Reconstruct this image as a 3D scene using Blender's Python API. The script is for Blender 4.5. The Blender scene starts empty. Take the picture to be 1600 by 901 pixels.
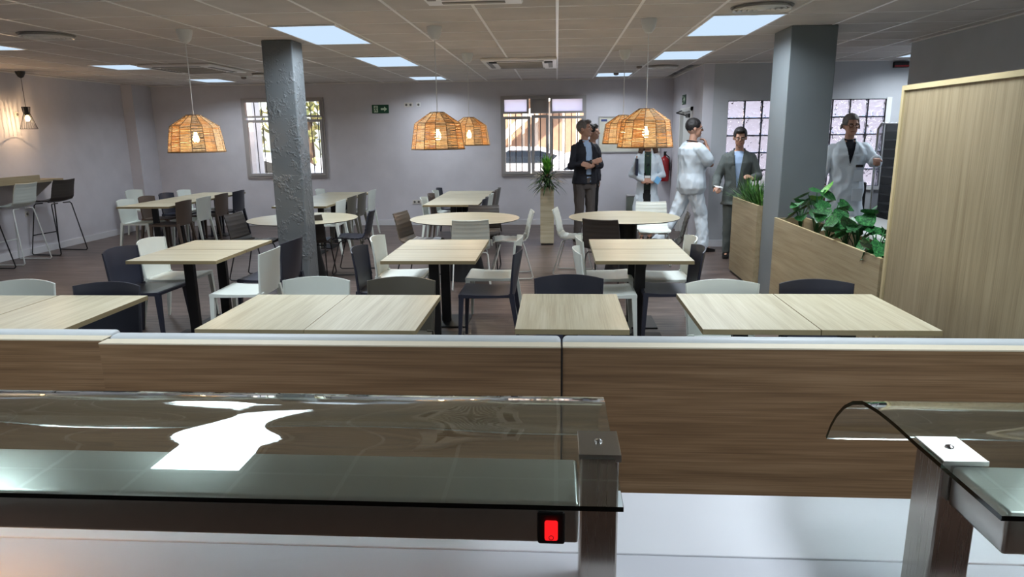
import bpy, bmesh, math, random
from mathutils import Vector, Matrix, noise
PI = math.pi
R = math.radians
SC = bpy.context.scene
COL = SC.collection
random.seed(7)

# ------------------------------------------------------------------ camera
cam_d = bpy.data.cameras.new('camera'); cam = bpy.data.objects.new('camera', cam_d); COL.objects.link(cam)
cam_d.sensor_fit = 'HORIZONTAL'; cam_d.sensor_width = 36.0; cam_d.lens = 36.0 * 1070.927 / 1600.0
cam_d.clip_start = 0.02; cam_d.clip_end = 300
yaw, pit, rol = 0.0664711515, 0.222144611, 0.0119534448
_f = Vector((-math.sin(yaw) * math.cos(pit), math.cos(yaw) * math.cos(pit), -math.sin(pit)))
_r = Vector((math.cos(yaw), math.sin(yaw), 0)); _d = _f.cross(_r)
_rr = math.cos(rol) * _r + math.sin(rol) * _d; _dd = -math.sin(rol) * _r + math.cos(rol) * _d
_M = Matrix((_rr, -_dd, -_f)).transposed().to_4x4(); _M.translation = Vector((0, 0, 1.72))
cam.matrix_world = _M
SC.camera = cam

# ------------------------------------------------------------------ view, world, sun
SC.view_settings.view_transform = 'Standard'; SC.view_settings.look = 'None'
SC.view_settings.gamma = 1.0; SC.view_settings.use_curve_mapping = False
SC.view_settings.exposure = 0.62
w = bpy.data.worlds.new('sky'); SC.world = w; w.use_nodes = True
wn = w.node_tree; bg = wn.nodes['Background']
sk = wn.nodes.new('ShaderNodeTexSky'); sk.sky_type = 'NISHITA'; sk.sun_disc = False
sk.sun_elevation = R(48); sk.sun_rotation = R(200); sk.altitude = 300; sk.dust_density = 2.0
wn.links.new(sk.outputs[0], bg.inputs[0]); bg.inputs[1].default_value = 0.45
sun_d = bpy.data.lights.new('sun', 'SUN'); sun_d.energy = 7.0; sun_d.angle = R(0.6); sun_d.color = (1, .93, .84)
sun = bpy.data.objects.new('sun', sun_d); COL.objects.link(sun); sun.rotation_euler = (R(46), 0, R(-18))

LED_POWER = 28.0
LED_COLOR = (0.83, 0.92, 1.0)

# ------------------------------------------------------------------ colour and materials
def lin(c):
    return tuple(((v / 255) / 12.92 if v / 255 <= .04045 else ((v / 255 + .055) / 1.055) ** 2.4) for v in c)
def base(name, rgb, rough=.5, metal=0.0, spec=.5):
    m = bpy.data.materials.new(name); m.use_nodes = True
    b = m.node_tree.nodes['Principled BSDF']
    b.inputs['Base Color'].default_value = (*lin(rgb), 1); b.inputs['Roughness'].default_value = rough
    b.inputs['Metallic'].default_value = metal; b.inputs['Specular IOR Level'].default_value = spec
    return m, m.node_tree, b
def nd(nt, t, **kw):
    n = nt.nodes.new(t)
    for k, v in kw.items(): setattr(n, k, v)
    return n
def objcoord(nt, scale=(1, 1, 1), rnd=True):
    tc = nd(nt, 'ShaderNodeTexCoord'); mp = nd(nt, 'ShaderNodeMapping'); mp.inputs['Scale'].default_value = scale
    nt.links.new(tc.outputs['Object'], mp.inputs['Vector'])
    if rnd:
        oi = nd(nt, 'ShaderNodeObjectInfo'); mu = nd(nt, 'ShaderNodeMath', operation='MULTIPLY'); mu.inputs[1].default_value = 37.0
        nt.links.new(oi.outputs['Random'], mu.inputs[0]); nt.links.new(mu.outputs[0], mp.inputs['Location'])
    return mp.outputs['Vector']
def noise_n(nt, vec, scale, detail=3, rough=.5):
    n = nd(nt, 'ShaderNodeTexNoise'); n.inputs['Scale'].default_value = scale; n.inputs['Detail'].default_value = detail
    n.inputs['Roughness'].default_value = rough
    nt.links.new(vec, n.inputs['Vector']); return n.outputs['Fac']
def ramp(nt, fac, stops):
    r = nd(nt, 'ShaderNodeValToRGB'); e = r.color_ramp.elements
    while len(e) < len(stops): e.new(.5)
    for el, (p, c) in zip(e, stops): el.position = p; el.color = (*lin(c), 1)
    nt.links.new(fac, r.inputs[0]); return r.outputs[0]
def bump(nt, b, h, strength, dist=.01):
    n = nd(nt, 'ShaderNodeBump'); n.inputs['Strength'].default_value = strength; n.inputs['Distance'].default_value = dist
    nt.links.new(h, n.inputs['Height']); nt.links.new(n.outputs[0], b.inputs['Normal'])
def plain(name, rgb, rough=.5, metal=0., var=.06, bs=.05, bscale=60, spec=.5):
    m, nt, b = base(name, rgb, rough, metal, spec)
    v = objcoord(nt); f = noise_n(nt, v, 3.0)
    lo = tuple(c * (1 - var) for c in rgb); hi = tuple(min(255, c * (1 + var)) for c in rgb)
    nt.links.new(ramp(nt, f, [(.3, lo), (.7, hi)]), b.inputs['Base Color'])
    if bs: bump(nt, b, noise_n(nt, v, bscale, 2), bs, .004)
    return m
def wood(name, c1, c2, c3, axis=0, rough=.45, scale=1.0):
    m, nt, b = base(name, c2, rough)
    s = [16 * scale] * 3; s[axis] = .9 * scale
    v = objcoord(nt, tuple(s)); f = noise_n(nt, v, 1.6, 3, .5)
    s2 = [120 * scale] * 3; s2[axis] = 1.6 * scale
    f2 = noise_n(nt, objcoord(nt, tuple(s2)), 1.5, 3, .5)
    mx = nd(nt, 'ShaderNodeMath', operation='MULTIPLY_ADD'); mx.inputs[1].default_value = .55
    hf = nd(nt, 'ShaderNodeMath', operation='MULTIPLY'); hf.inputs[1].default_value = .6; nt.links.new(f, hf.inputs[0])
    nt.links.new(f2, mx.inputs[0]); nt.links.new(hf.outputs[0], mx.inputs[2])
    nt.links.new(ramp(nt, mx.outputs[0], [(.42, c1), (.57, c2), (.74, c3)]), b.inputs['Base Color'])
    bump(nt, b, f2, .12, .002)
    return m
def emis(name, rgb, strength):
    m = bpy.data.materials.new(name); m.use_nodes = True; nt = m.node_tree
    for n in list(nt.nodes): nt.nodes.remove(n)
    e = nd(nt, 'ShaderNodeEmission'); e.inputs[0].default_value = (*lin(rgb), 1); e.inputs[1].default_value = strength
    o = nd(nt, 'ShaderNodeOutputMaterial'); nt.links.new(e.outputs[0], o.inputs[0]); return m
def steel(name, rgb, rough, axis=0):
    m, nt, b = base(name, rgb, rough, 1.0)
    s = [900] * 3; s[axis] = 6
    f = noise_n(nt, objcoord(nt, tuple(s)), 1.0, 2, .5)
    bump(nt, b, f, .012, .0003)
    b.inputs['Anisotropic'].default_value = .85
    cx = nd(nt, 'ShaderNodeCombineXYZ'); tv = (0, .7, .7) if axis == 0 else (1, .02, 0)
    for i_, q_ in enumerate(tv): cx.inputs[i_].default_value = q_
    nt.links.new(cx.outputs[0], b.inputs['Tangent'])
    r = nd(nt, 'ShaderNodeMapRange'); r.inputs['To Min'].default_value = rough * .8; r.inputs['To Max'].default_value = rough * 1.25
    nt.links.new(f, r.inputs[0]); nt.links.new(r.outputs[0], b.inputs['Roughness'])
    return m
def glass(name, tint, rough=0.0):
    m, nt, b = base(name, (255, 255, 255), rough)
    b.inputs['Base Color'].default_value = (*tint, 1)
    b.inputs['Transmission Weight'].default_value = 1.0; b.inputs['IOR'].default_value = 1.5
    return m
M = {}
M['wall'] = plain('wall_paint', (205, 202, 208), .8, var=.02, bs=.15, bscale=40)
M['wallgrey'] = plain('grey_wall_paint', (182, 184, 188), .7, var=.02, bs=.1, bscale=40)
M['base'] = plain('baseboard_paint', (214, 213, 216), .5, var=.01)
M['tile'] = plain('ceiling_tile', (198, 190, 185), .85, var=.03, bs=.35, bscale=140)
M['rail'] = plain('ceiling_rail_white', (238, 234, 230), .3, var=.01, bs=0)
M['dark_void'] = plain('plenum_grey', (60, 58, 56), .9)
M['oak'] = wood('pale_oak_laminate_long', (168, 158, 132), (184, 176, 150), (196, 189, 166), 1, .36)
M['oakx'] = wood('pale_oak_laminate_cross', (168, 158, 132), (184, 176, 150), (196, 189, 166), 0, .36)
M['oakedge'] = plain('oak_edge_band', (138, 124, 92), .5)
M['oakz'] = wood('oak_laminate_upright', (130, 115, 88), (146, 131, 103), (158, 143, 115), 2, .5)
M['oaky'] = wood('oak_laminate_planter', (138, 121, 92), (153, 138, 108), (165, 150, 120), 1, .5)
M['oakrim'] = plain('oak_rim', (190, 174, 134), .5)
M['bench'] = wood('brown_oak_bench_laminate', (106, 82, 58), (126, 99, 71), (146, 119, 90), 0, .42, .9)
M['benchtop_lit'] = plain('bench_lit_edge', (214, 204, 180), .5, var=.02)  # paler than the panel: light on its top face put into the colour
M['cushion'] = plain('white_upholstery', (196, 202, 204), .5, var=.02, bs=.1)
M['black'] = plain('black_powder_coat', (16, 16, 19), .42, var=.05)
M['white_plastic'] = plain('white_chair_plastic', (216, 222, 215), .36, var=.015, bs=.04)
M['navy_plastic'] = plain('navy_chair_plastic', (44, 46, 58), .36, var=.03, bs=.04)
M['taupe_plastic'] = plain('taupe_chair_plastic', (92, 88, 78), .38, var=.03, bs=.04)
M['brown_plastic'] = plain('brown_chair_plastic', (92, 78, 68), .4, var=.03, bs=.04)
M['grey_shell'] = plain('grey_white_shell', (190, 196, 190), .4, var=.02)
M['dark_shell'] = plain('dark_brown_shell', (58, 53, 50), .42, var=.04)
M['bronze_shell'] = plain('bronze_ribbed_shell', (98, 88, 76), .35, var=.04)
M['white_metal'] = plain('white_tube', (205, 208, 205), .35, var=.01, bs=0)
M['chrome'] = steel('chrome_steel', (210, 210, 212), .15)
M['steelx'] = steel('brushed_steel_long', (205, 204, 198), .34, 0)
M['steelz'] = steel('brushed_steel_upright', (178, 172, 164), .25, 2)
M['steel_dark'] = steel('dark_polished_steel', (120, 116, 110), .16, 2)
M['counter'] = plain('white_solid_surface', (222, 223, 228), .5, var=.01, bs=0)
M['counter2'] = plain('white_solid_surface_inner', (204, 205, 212), .5, var=.015, bs=0)
M['guard_glass'] = glass('green_tinted_glass', (.86, .95, .92))
M['glass_edge'] = glass('dark_green_glass_edge', (.03, .16, .12), .1)
M['pane'] = glass('window_pane_glass', (1, 1, 1))
M['frost'] = bpy.data.materials.new('frosted_pane'); M['frost'].use_nodes = True
_nt = M['frost'].node_tree; _t = _nt.nodes.new('ShaderNodeBsdfTranslucent'); _t.inputs[0].default_value = (.92, .91, 1, 1); _nt.links.new(_t.outputs[0], _nt.nodes['Material Output'].inputs[0])
M['frame'] = plain('grey_aluminium_frame', (168, 164, 164), .4, .2, var=.02)
M['bar'] = plain('dark_iron_bar', (70, 58, 52), .6)
M['white_paint'] = plain('white_gloss_paint', (222, 222, 220), .4, var=.01)
M['socket'] = plain('cream_socket_plastic', (205, 200, 192), .4)
M['sign_green'] = plain('exit_sign_green', (18, 70, 48), .4, var=.02)
M['sign_pale'] = plain('exit_sign_pale', (196, 214, 190), .5, var=.01)
M['led'] = emis('led_diffuser', (207, 231, 255), .65)
M['bulb'] = emis('warm_bulb', (255, 214, 150), 40)
M['red'] = plain('red_enamel', (150, 24, 28), .35)
M['soil'] = plain('dark_soil', (34, 26, 22), .9, bs=.6, bscale=30)
M['pot'] = plain('black_pot', (26, 26, 28), .5)
M['skin'] = plain('skin_light', (186, 140, 116), .55, var=.04)
M['skin2'] = plain('skin_tan', (182, 138, 116), .55, var=.04)
M['hair_dark'] = plain('dark_hair', (30, 25, 24), .6, bs=.5, bscale=120)
M['hair_grey'] = plain('greying_hair', (98, 92, 88), .6, var=.2, bs=.5, bscale=120)
M['hair_brown'] = plain('brown_hair', (70, 48, 36), .6, var=.1, bs=.5, bscale=120)
M['eye'] = plain('dark_eye', (26, 20, 18), .2)
M['eyewhite'] = plain('eye_white', (220, 214, 208), .3)
M['lip'] = plain('lip', (140, 84, 76), .5)
M['navy_cloth'] = plain('navy_wool', (22, 23, 34), .8, bs=.3, bscale=90)
M['shirt'] = plain('pale_blue_shirt', (168, 192, 224), .75, bs=.2)
M['grey_trousers'] = plain('grey_brown_trousers', (86, 80, 78), .85, bs=.3, bscale=90)
M['white_cloth'] = plain('white_cotton', (212, 222, 230), .8, var=.02, bs=.3, bscale=50)
M['grey_suit'] = plain('grey_green_suit', (84, 90, 88), .8, bs=.3, bscale=90)
M['black_cloth'] = plain('black_cloth', (20, 20, 22), .85, bs=.2)
M['green_cloth'] = plain('dark_green_blouse', (36, 52, 46), .8, bs=.2)
M['shoe'] = plain('black_leather_shoe', (20, 18, 18), .35)
M['mask'] = plain('light_blue_paper', (120, 180, 224), .7)
M['paper'] = plain('white_paper', (228, 228, 226), .7, var=.01)
M['gold'] = plain('pale_gold', (190, 160, 110), .3, .8)

# floor vinyl planks: grain runs left-right
m, nt, b = base('vinyl_plank_floor', (84, 70, 64), .38)
tc = nd(nt, 'ShaderNodeTexCoord')
br = nd(nt, 'ShaderNodeTexBrick'); br.offset = .37
br.inputs['Scale'].default_value = 1.0; br.inputs['Brick Width'].default_value = 1.22; br.inputs['Row Height'].default_value = .18
br.inputs['Mortar Size'].default_value = .0012; br.inputs['Color1'].default_value = (.3, .3, .3, 1); br.inputs['Color2'].default_value = (.75, .75, .75, 1); br.inputs['Mortar'].default_value = (0, 0, 0, 1)
nt.links.new(tc.outputs['Object'], br.inputs['Vector'])
mp = nd(nt, 'ShaderNodeMapping'); mp.inputs['Scale'].default_value = (1.3, 26, 1); nt.links.new(tc.outputs['Object'], mp.inputs['Vector'])
add = nd(nt, 'ShaderNodeVectorMath', operation='ADD'); nt.links.new(mp.outputs[0], add.inputs[0]); nt.links.new(br.outputs['Color'], add.inputs[1])
f = noise_n(nt, add.outputs[0], 1.4, 6, .65)
mm = nd(nt, 'ShaderNodeMath', operation='MULTIPLY_ADD'); mm.inputs[1].default_value = .16; nt.links.new(br.outputs['Color'], mm.inputs[0]); nt.links.new(f, mm.inputs[2])
nt.links.new(ramp(nt, mm.outputs[0], [(.38, (56, 44, 40)), (.56, (84, 70, 64)), (.74, (118, 103, 96))]), b.inputs['Base Color'])
bump(nt, b, f, .08, .002)
M['floor'] = m
# left pillar: thick dripping gloss paint
m, nt, b = base('knobbly_grey_gloss_paint', (98, 103, 106), .3)
v = objcoord(nt, (1, 1, 1), False); vo = nd(nt, 'ShaderNodeTexVoronoi'); vo.inputs['Scale'].default_value = 38; vo.feature = 'SMOOTH_F1'
nv = nd(nt, 'ShaderNodeTexNoise'); nv.inputs['Scale'].default_value = 9; nt.links.new(v, nv.inputs['Vector'])
ad = nd(nt, 'ShaderNodeVectorMath', operation='MULTIPLY_ADD'); ad.inputs[1].default_value = (.12, .12, .12)
nt.links.new(nv.outputs['Color'], ad.inputs[0]); nt.links.new(v, ad.inputs[2]); nt.links.new(ad.outputs[0], vo.inputs['Vector'])
mk = noise_n(nt, v, 5, 4, .7)
rg = nd(nt, 'ShaderNodeMapRange'); rg.inputs['From Min'].default_value = .50; rg.inputs['From Max'].default_value = .62; nt.links.new(mk, rg.inputs[0])
ml = nd(nt, 'ShaderNodeMath', operation='MULTIPLY'); nt.links.new(vo.outputs['Distance'], ml.inputs[0]); nt.links.new(rg.outputs[0], ml.inputs[1])
bump(nt, b, ml.outputs[0], .8, .018); M['pillar_rough'] = m
M['pillar'] = plain('smooth_grey_pillar_paint', (112, 118, 121), .45, var=.02)
# rattan
def rattan(name, c1, c2, tf):
    m, nt, b = base(name, c2, .7)
    v = objcoord(nt, (1, 1, 1)); f = noise_n(nt, v, 30, 3, .6)
    col = ramp(nt, f, [(.35, c1), (.65, c2)])
    nt.links.new(col, b.inputs['Base Color'])
    tr = nd(nt, 'ShaderNodeBsdfTranslucent'); nt.links.new(col, tr.inputs[0])
    mx = nd(nt, 'ShaderNodeMixShader'); mx.inputs[0].default_value = tf
    nt.links.new(b.outputs[0], mx.inputs[1]); nt.links.new(tr.outputs[0], mx.inputs[2]); nt.links.new(mx.outputs[0], nt.nodes['Material Output'].inputs[0])
    return m
M['rattan'] = rattan('straw_rattan', (210, 190, 154), (240, 224, 190), .35)
M['rattan2'] = rattan('golden_rattan', (202, 162, 110), (230, 192, 136), .4)
M['rattan3'] = rattan('grey_rattan', (150, 132, 106), (190, 170, 138), .25)
M['rattan_rib'] = plain('dark_rattan_rib', (120, 92, 62), .7)
# leaves
def leafmat(name, c1, c2, c3, sc=16):
    m, nt, b = base(name, c2, .32)
    v = objcoord(nt); f = noise_n(nt, v, sc, 3, .6)
    nt.links.new(ramp(nt, f, [(.35, c1), (.52, c2), (.68, c3)]), b.inputs['Base Color']); return m
M['leaf'] = leafmat('glossy_green_leaf', (20, 58, 32), (40, 98, 50), (84, 150, 84), 9)
M['leaf_lime'] = leafmat('lime_leaf', (40, 100, 30), (96, 168, 60), (160, 214, 96))
M['blade'] = leafmat('grassy_blade', (30, 66, 28), (66, 118, 52), (140, 184, 96), 9)
M['dracaena'] = leafmat('dark_dracaena_leaf', (28, 46, 30), (56, 84, 50), (120, 140, 96), 9)
# pressed glass block
m, nt, b = base('pressed_wavy_glass', (255, 255, 255), .04)
b.inputs['Base Color'].default_value = (.93, .93, .96, 1); b.inputs['Transmission Weight'].default_value = 1.0; b.inputs['IOR'].default_value = 1.45
v = objcoord(nt, (1, .15, 1)); f = noise_n(nt, v, 16, 2, .5); bump(nt, b, f, .9, .035); M['block'] = m
M['smoke'] = glass('smoky_plastic', (.5, .5, .52), .05)
M['mortar'] = plain('dark_block_joint', (46, 44, 50), .8)

# ------------------------------------------------------------------ mesh helpers
class MB:
    def __init__(s): s.bm = bmesh.new(); s.mi = 0
    def _add(s, verts, faces):
        vs = [s.bm.verts.new(v) for v in verts]
        for f in faces:
            try: fc = s.bm.faces.new([vs[i] for i in f]); fc.material_index = s.mi
            except ValueError: pass
        return vs
    def box(s, x0, x1, y0, y1, z0, z1, bev=0, seg=1):
        vs = s._add([(x0, y0, z0), (x1, y0, z0), (x1, y1, z0), (x0, y1, z0), (x0, y0, z1), (x1, y0, z1), (x1, y1, z1), (x0, y1, z1)],
                    [(3, 2, 1, 0), (4, 5, 6, 7), (0, 1, 5, 4), (1, 2, 6, 5), (2, 3, 7, 6), (3, 0, 4, 7)])
        if bev:
            es = {e for v in vs for e in v.link_edges}
            bmesh.ops.bevel(s.bm, geom=list(es), offset=bev, segments=seg, affect='EDGES', profile=.5)
        return s
    def rings(s, rings, cap=True, closed=True):
        n = len(rings[0]); vs = [[s.bm.verts.new(p) for p in r] for r in rings]
        for a, c in zip(vs, vs[1:]):
            for i in range(n if closed else n - 1):
                j = (i + 1) % n
                fc = s.bm.faces.new((a[i], a[j], c[j], c[i])); fc.material_index = s.mi
        if cap and closed:
            for r, fl in ((vs[0], True), (vs[-1], False)):
                fc = s.bm.faces.new(list(reversed(r)) if fl else r); fc.material_index = s.mi
        return s
    def tube(s, pts, r, n=8, flat=1.0):
        pts = [Vector(p) for p in pts]; k = len(pts)
        rr = r if isinstance(r, (list, tuple)) else [r] * k
        up = None; rings = []
        for i, p in enumerate(pts):
            t = ((pts[i + 1] - p) if i == 0 else (p - pts[i - 1]) if i == k - 1 else ((pts[i + 1] - p).normalized() + (p - pts[i - 1]).normalized())).normalized()
            if up is None:
                up = Vector((0, 0, 1)) if abs(t.z) < .9 else Vector((0, 1, 0))
            u = (up - t * up.dot(t)).normalized(); v = t.cross(u); up = u
            rings.append([p + (u * math.cos(a) + v * math.sin(a) * flat) * rr[i] for a in (2 * PI * q / n for q in range(n))])
        return s.rings(rings)
    def lathe(s, prof, n=24, c=(0, 0, 0), cap=True):
        return s.rings([[(c[0] + r * math.cos(2 * PI * i / n), c[1] + r * math.sin(2 * PI * i / n), c[2] + z) for i in range(n)] for r, z in prof], cap)
    def ell(s, c, r, mat=None, sub=2):
        res = bmesh.ops.create_icosphere(s.bm, subdivisions=sub, radius=1.0)
        for v in res['verts']:
            p = Vector((v.co.x * r[0], v.co.y * r[1], v.co.z * r[2]))
            if mat: p = mat @ p
            v.co = p + Vector(c)
        return s
    def prism(s, poly, y0, y1, axes='xz'):
        def P(a, b_, d): return {'xz': (a, d, b_), 'xy': (a, b_, d), 'yz': (d, a, b_)}[axes]
        return s.rings([[P(a, b_, y0) for a, b_ in poly], [P(a, b_, y1) for a, b_ in poly]])
    def mesh(s, name, mats, smooth=False):
        bmesh.ops.recalc_face_normals(s.bm, faces=s.bm.faces)
        me = bpy.data.meshes.new(name); s.bm.to_mesh(me); s.bm.free()
        for m_ in (mats if isinstance(mats, (list, tuple)) else [mats]): me.materials.append(m_)
        if smooth:
            me.polygons.foreach_set('use_smooth', [True] * len(me.polygons))
            me.set_sharp_from_angle(angle=R(38))
        return me
    def obj(s, name, mats, parent=None, smooth=False, loc=None):
        return link(name, s.mesh(name, mats, smooth), parent, loc)
def link(name, me, parent=None, loc=None):
    o = bpy.data.objects.new(name, me); COL.objects.link(o)
    if parent: o.parent = parent
    if loc: o.location = loc
    return o
def tag(o, label, cat, group=None, kind=None):
    o['label'] = label
    if cat: o['category'] = cat
    if group: o['group'] = group
    if kind: o['kind'] = kind
    return o
def thing(name, label, cat, loc=(0, 0, 0), rz=0, group=None):
    o = bpy.data.objects.new(name, None); COL.objects.link(o); o.location = loc; o.rotation_euler = (0, 0, rz); o.empty_display_size = .1
    return tag(o, label, cat, group)
def struct(o, label=None):
    o['kind'] = 'structure'
    if label: o['label'] = label
    return o
_cache = {}
def cached(key, fn):
    if key not in _cache: _cache[key] = fn()
    return _cache[key]

# ------------------------------------------------------------------ room
XL, XR, XC, YB, YF, YN, ZC = -8.0, 4.03, 2.13, 13.2, 10.55, -3.0, 2.68
struct(MB().box(XL - .2, 6.8, YN - .2, YB + .25, -.08, 0).obj('floor', M['floor']), 'brown vinyl plank floor')
def wall_pieces(mb, axis_y, thick, x0, x1, z1, holes):
    # solid wall along X with rectangular holes (x0,x1,z0,z1)
    xs = x0
    for hx0, hx1, hz0, hz1 in sorted(holes):
        mb.box(xs, hx0, axis_y, axis_y + thick, 0, z1); mb.box(hx0, hx1, axis_y, axis_y + thick, 0, hz0); mb.box(hx0, hx1, axis_y, axis_y + thick, hz1, z1); xs = hx1
    mb.box(xs, x1, axis_y, axis_y + thick, 0, z1)
    return mb
W1 = (-6.02, -4.42, .93, 2.43); W2 = (-1.05, .54, .93, 2.40); W3 = (2.50, 4.75, .90, 2.15)
struct(wall_pieces(MB(), YB, .22, XL - .2, XC + .15, 3.0, [W1, W2]).obj('wall_back', M['wall']), 'pale lilac-grey back wall with two barred windows')
struct(MB().box(XL - .2, XL, YN, YB, 0, 3.0).obj('wall_left', M['wall']), 'pale left wall behind the bar shelf')
struct(MB().box(XC, XC + .15, YF, 11.26, 0, 3.0).box(XC, XC + .15, 12.3, YB, 0, 3.0).box(XC, XC + .15, 11.26, 12.3, 2.1, 3.0).obj('wall_passage', M['wall']), 'short side wall with the door')
struct(wall_pieces(MB(), YF, .16, XC + .15, 6.8, 3.0, [W3]).obj('wall_front_right', M['wallgrey']), 'grey wall holding the glass block window')
struct(MB().box(XR, XR + .2, YN, 8.5, 0, 3.0).box(XR + .2, 6.8, 8.3, 8.5, 0, 3.0).obj('wall_right', M['wallgrey']), 'grey right wall above the wood partition')
struct(MB().box(6.6, 6.8, 8.5, YF, 0, 3.0).obj('wall_alcove', M['wallgrey']))
struct(MB().box(XL - .2, XR + .2, YN - .2, YN, 0, 3.0).obj('wall_near', plain('kitchen_wall', (96, 88, 82), .7)))
struct(MB().box(XL, -7.79, 12.6, YB, 0, ZC).obj('trim_1', M['wall']), 'boxed pilaster in the left back corner')
bb = dict(baseboard_back=(XL, XC, YB - .015, YB, 0, .10), baseboard_left=(XL, XL + .015, YN, 12.6, 0, .10),
          baseboard_passage=(XC - .015, XC, YF, 11.2, 0, .10), baseboard_front=(XC, 6.6, YF - .015, YF, 0, .10))
for k, v in bb.items(): struct(MB().box(*v).obj(k, M['base']), 'white baseboard')
# ceiling slab, tiles, rails
ceil = struct(MB().box(XL - .2, XC + .15, YN - .2, YB + .25, 2.80, 3.0).box(XC + .15, 6.8, YN - .2, YF + .16, 2.80, 3.0).obj('ceiling', M['dark_void']), 'suspended ceiling of square mineral tiles')
PX, PY = .645, .63
tile_me = cached('tile', lambda: MB().box(-PX / 2 + .012, PX / 2 - .012, -PY / 2 + .012, PY / 2 - .012, 0, .015).mesh('ceiling_tile', M['tile']))
far_tiles = MB(); rails = MB(); cnt = 0
ys = [YB - .26 - PY * k for k in range(0, 27)]   # row centres
for j in range(27):
    y0 = 12.62 - PY * j; yc = y0 + PY / 2
    if j == 0: pass
    for i in range(-13, 11):
        xc = (i + .5) * PX
        if yc - PY / 2 < YN - .6: continue
        if xc > XC and yc > YF: continue
        if xc > XR + .3 and yc < 8.5: continue
        if xc < XL - .3: continue
        vis = yc > 4.7 and not (xc > 4.3 and yc < 8.8) and abs(xc) < .95 * yc + .8
        if vis and cnt < 298:
            t_ = link('ceiling_tile', tile_me, ceil, (xc, yc, ZC + random.uniform(0, .0015))); cnt += 1
        else:
            far_tiles.box(xc - PX / 2 + .012, xc + PX / 2 - .012, yc - PY / 2 + .012, yc + PY / 2 - .012, ZC, ZC + .015)
# last narrow row against the back wall
for i in range(-13, 4):
    xc = (i + .5) * PX
    far_tiles.box(xc - PX / 2 + .012, min(XC, xc + PX / 2 - .012), 13.262, 13.3, ZC, ZC + .015)
o = far_tiles.obj('far_ceiling_tiles', M['tile'], ceil); o['kind'] = 'stuff'
for i in range(-13, 12):
    x = i * PX; y1 = YB if x < XC else (YF if x < 6.6 else 0)
    y0 = YN if x < XR + .1 else 8.5
    if y1 > y0 and XL < x < 6.6: rails.box(x - .012, x + .012, y0, y1, ZC - .003, ZC + .006)
for j in range(-1, 26):
    y = 12.62 - PY * j
    if y < YB: rails.box(XL, XC if y > YF else (6.6 if y > 8.5 else XR), y - .007, y + .007, ZC - .0005, ZC + .005)
o = rails.obj('ceiling_grid', M['rail'], ceil); o['kind'] = 'stuff'
struct(MB().box(XL, XC, YB - .03, YB, ZC - .01, ZC + .03).box(XL, XL + .03, YN, YB, ZC - .01, ZC + .03).box(XC - .03, XC, YF, YB, ZC - .01, ZC + .03)
       .box(XC, 6.6, YF - .03, YF, ZC - .01, ZC + .03).box(XR - .03, XR, YN, 8.5, ZC - .01, ZC + .03).obj('trim_2', M['rail']), 'white edge angle around the ceiling')
# pillars
pl = MB(); pl.box(-3.02, -2.70, 7.20, 7.50, 0, ZC, .012, 2)
tag(struct(pl.obj('pillar', M['pillar_rough'])), 'grey square pillar with knobbly dripping gloss paint', None)
pl = MB(); pl.box(2.20, 2.63, 6.98, 7.50, 0, ZC, .006)
tag(struct(pl.obj('pillar', M['pillar'])), 'smooth grey square pillar between the two planter boxes', None)
# door in the passage wall
d = bpy.data.objects.new('door_1', None); COL.objects.link(d); d.location = (XC, 11.78, 0); struct(d, 'white door in the short side wall with a closer on top')
MB().box(.03, .07, -.46, .46, .01, 2.04).obj('door_leaf', M['white_paint'], d)
MB().box(-.03, .16, -.52, -.46, 0, 2.1).box(-.03, .16, .46, .52, 0, 2.1).box(-.03, .16, -.52, .52, 2.04, 2.1).obj('door_frame', M['white_paint'], d)
MB().box(-.03, .03, -.30, -.05, 1.94, 2.0, .005).tube([(-.02, -.1, 1.97), (-.16, .06, 2.02), (-.03, .3, 2.06)], .01, 6).obj('door_closer', M['black'], d)
MB().tube([(.03, -.38, 1.02), (-.03, -.38, 1.02), (-.03, -.26, 1.02)], .01, 8).obj('door_handle', M['chrome'], d)

# ------------------------------------------------------------------ windows
def frame_rect(mb, x0, x1, z0, z1, y0, y1, t):
    mb.box(x0, x1, y0, y1, z0, z0 + t).box(x0, x1, y0, y1, z1 - t, z1).box(x0, x0 + t, y0, y1, z0 + t, z1 - t).box(x1 - t, x1, y0, y1, z0 + t, z1 - t)
def window(n, W, cells, xs, label):
    x0, x1, z0, z1 = W
    root = bpy.data.objects.new('window_%d' % n, None); COL.objects.link(root); root.location = ((x0 + x1) / 2, YB, z0); struct(root, label)
    ox = (x0 + x1) / 2; hw = (x1 - x0) / 2; h = z1 - z0
    mb = MB(); frame_rect(mb, -hw, hw, 0, h, -.03, .05, .045); mb.obj('window_frame', M['frame'], root)
    for (a, b_, c, e, solid) in cells:
        mb = MB(); frame_rect(mb, a, b_, c, e, -.045, .03, .05 if e - c > .5 else .035); s_ = mb.obj('sash', M['frame'], root)
        if solid == 2: MB().box(a + .03, b_ - .03, -.003, .003, c + .03, e - .03).obj('frosted_pane', M['frost'], s_)
        elif solid: MB().box(a + .03, b_ - .03, -.01, .01, c + .03, e - .03).obj('blank_panel', M['frame'], root)
        else: MB().box(a + .03, b_ - .03, -.003, .003, c + .03, e - .03).obj('pane', M['pane'], s_)
    for x in xs: MB().tube([(x, .15, .02), (x, .15, h - .02)], .009, 6).obj('bar', M['bar'], root)
    mb = MB()
    for z in (.03, h - .03): mb.box(-hw, hw, .145, .155, z - .012, z + .012)
    mb.obj('bar', M['bar'], root)
    MB().box(-hw, hw, .05, .26, -.03, 0).obj('window_sill', M['base'], root)
    return root
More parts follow.
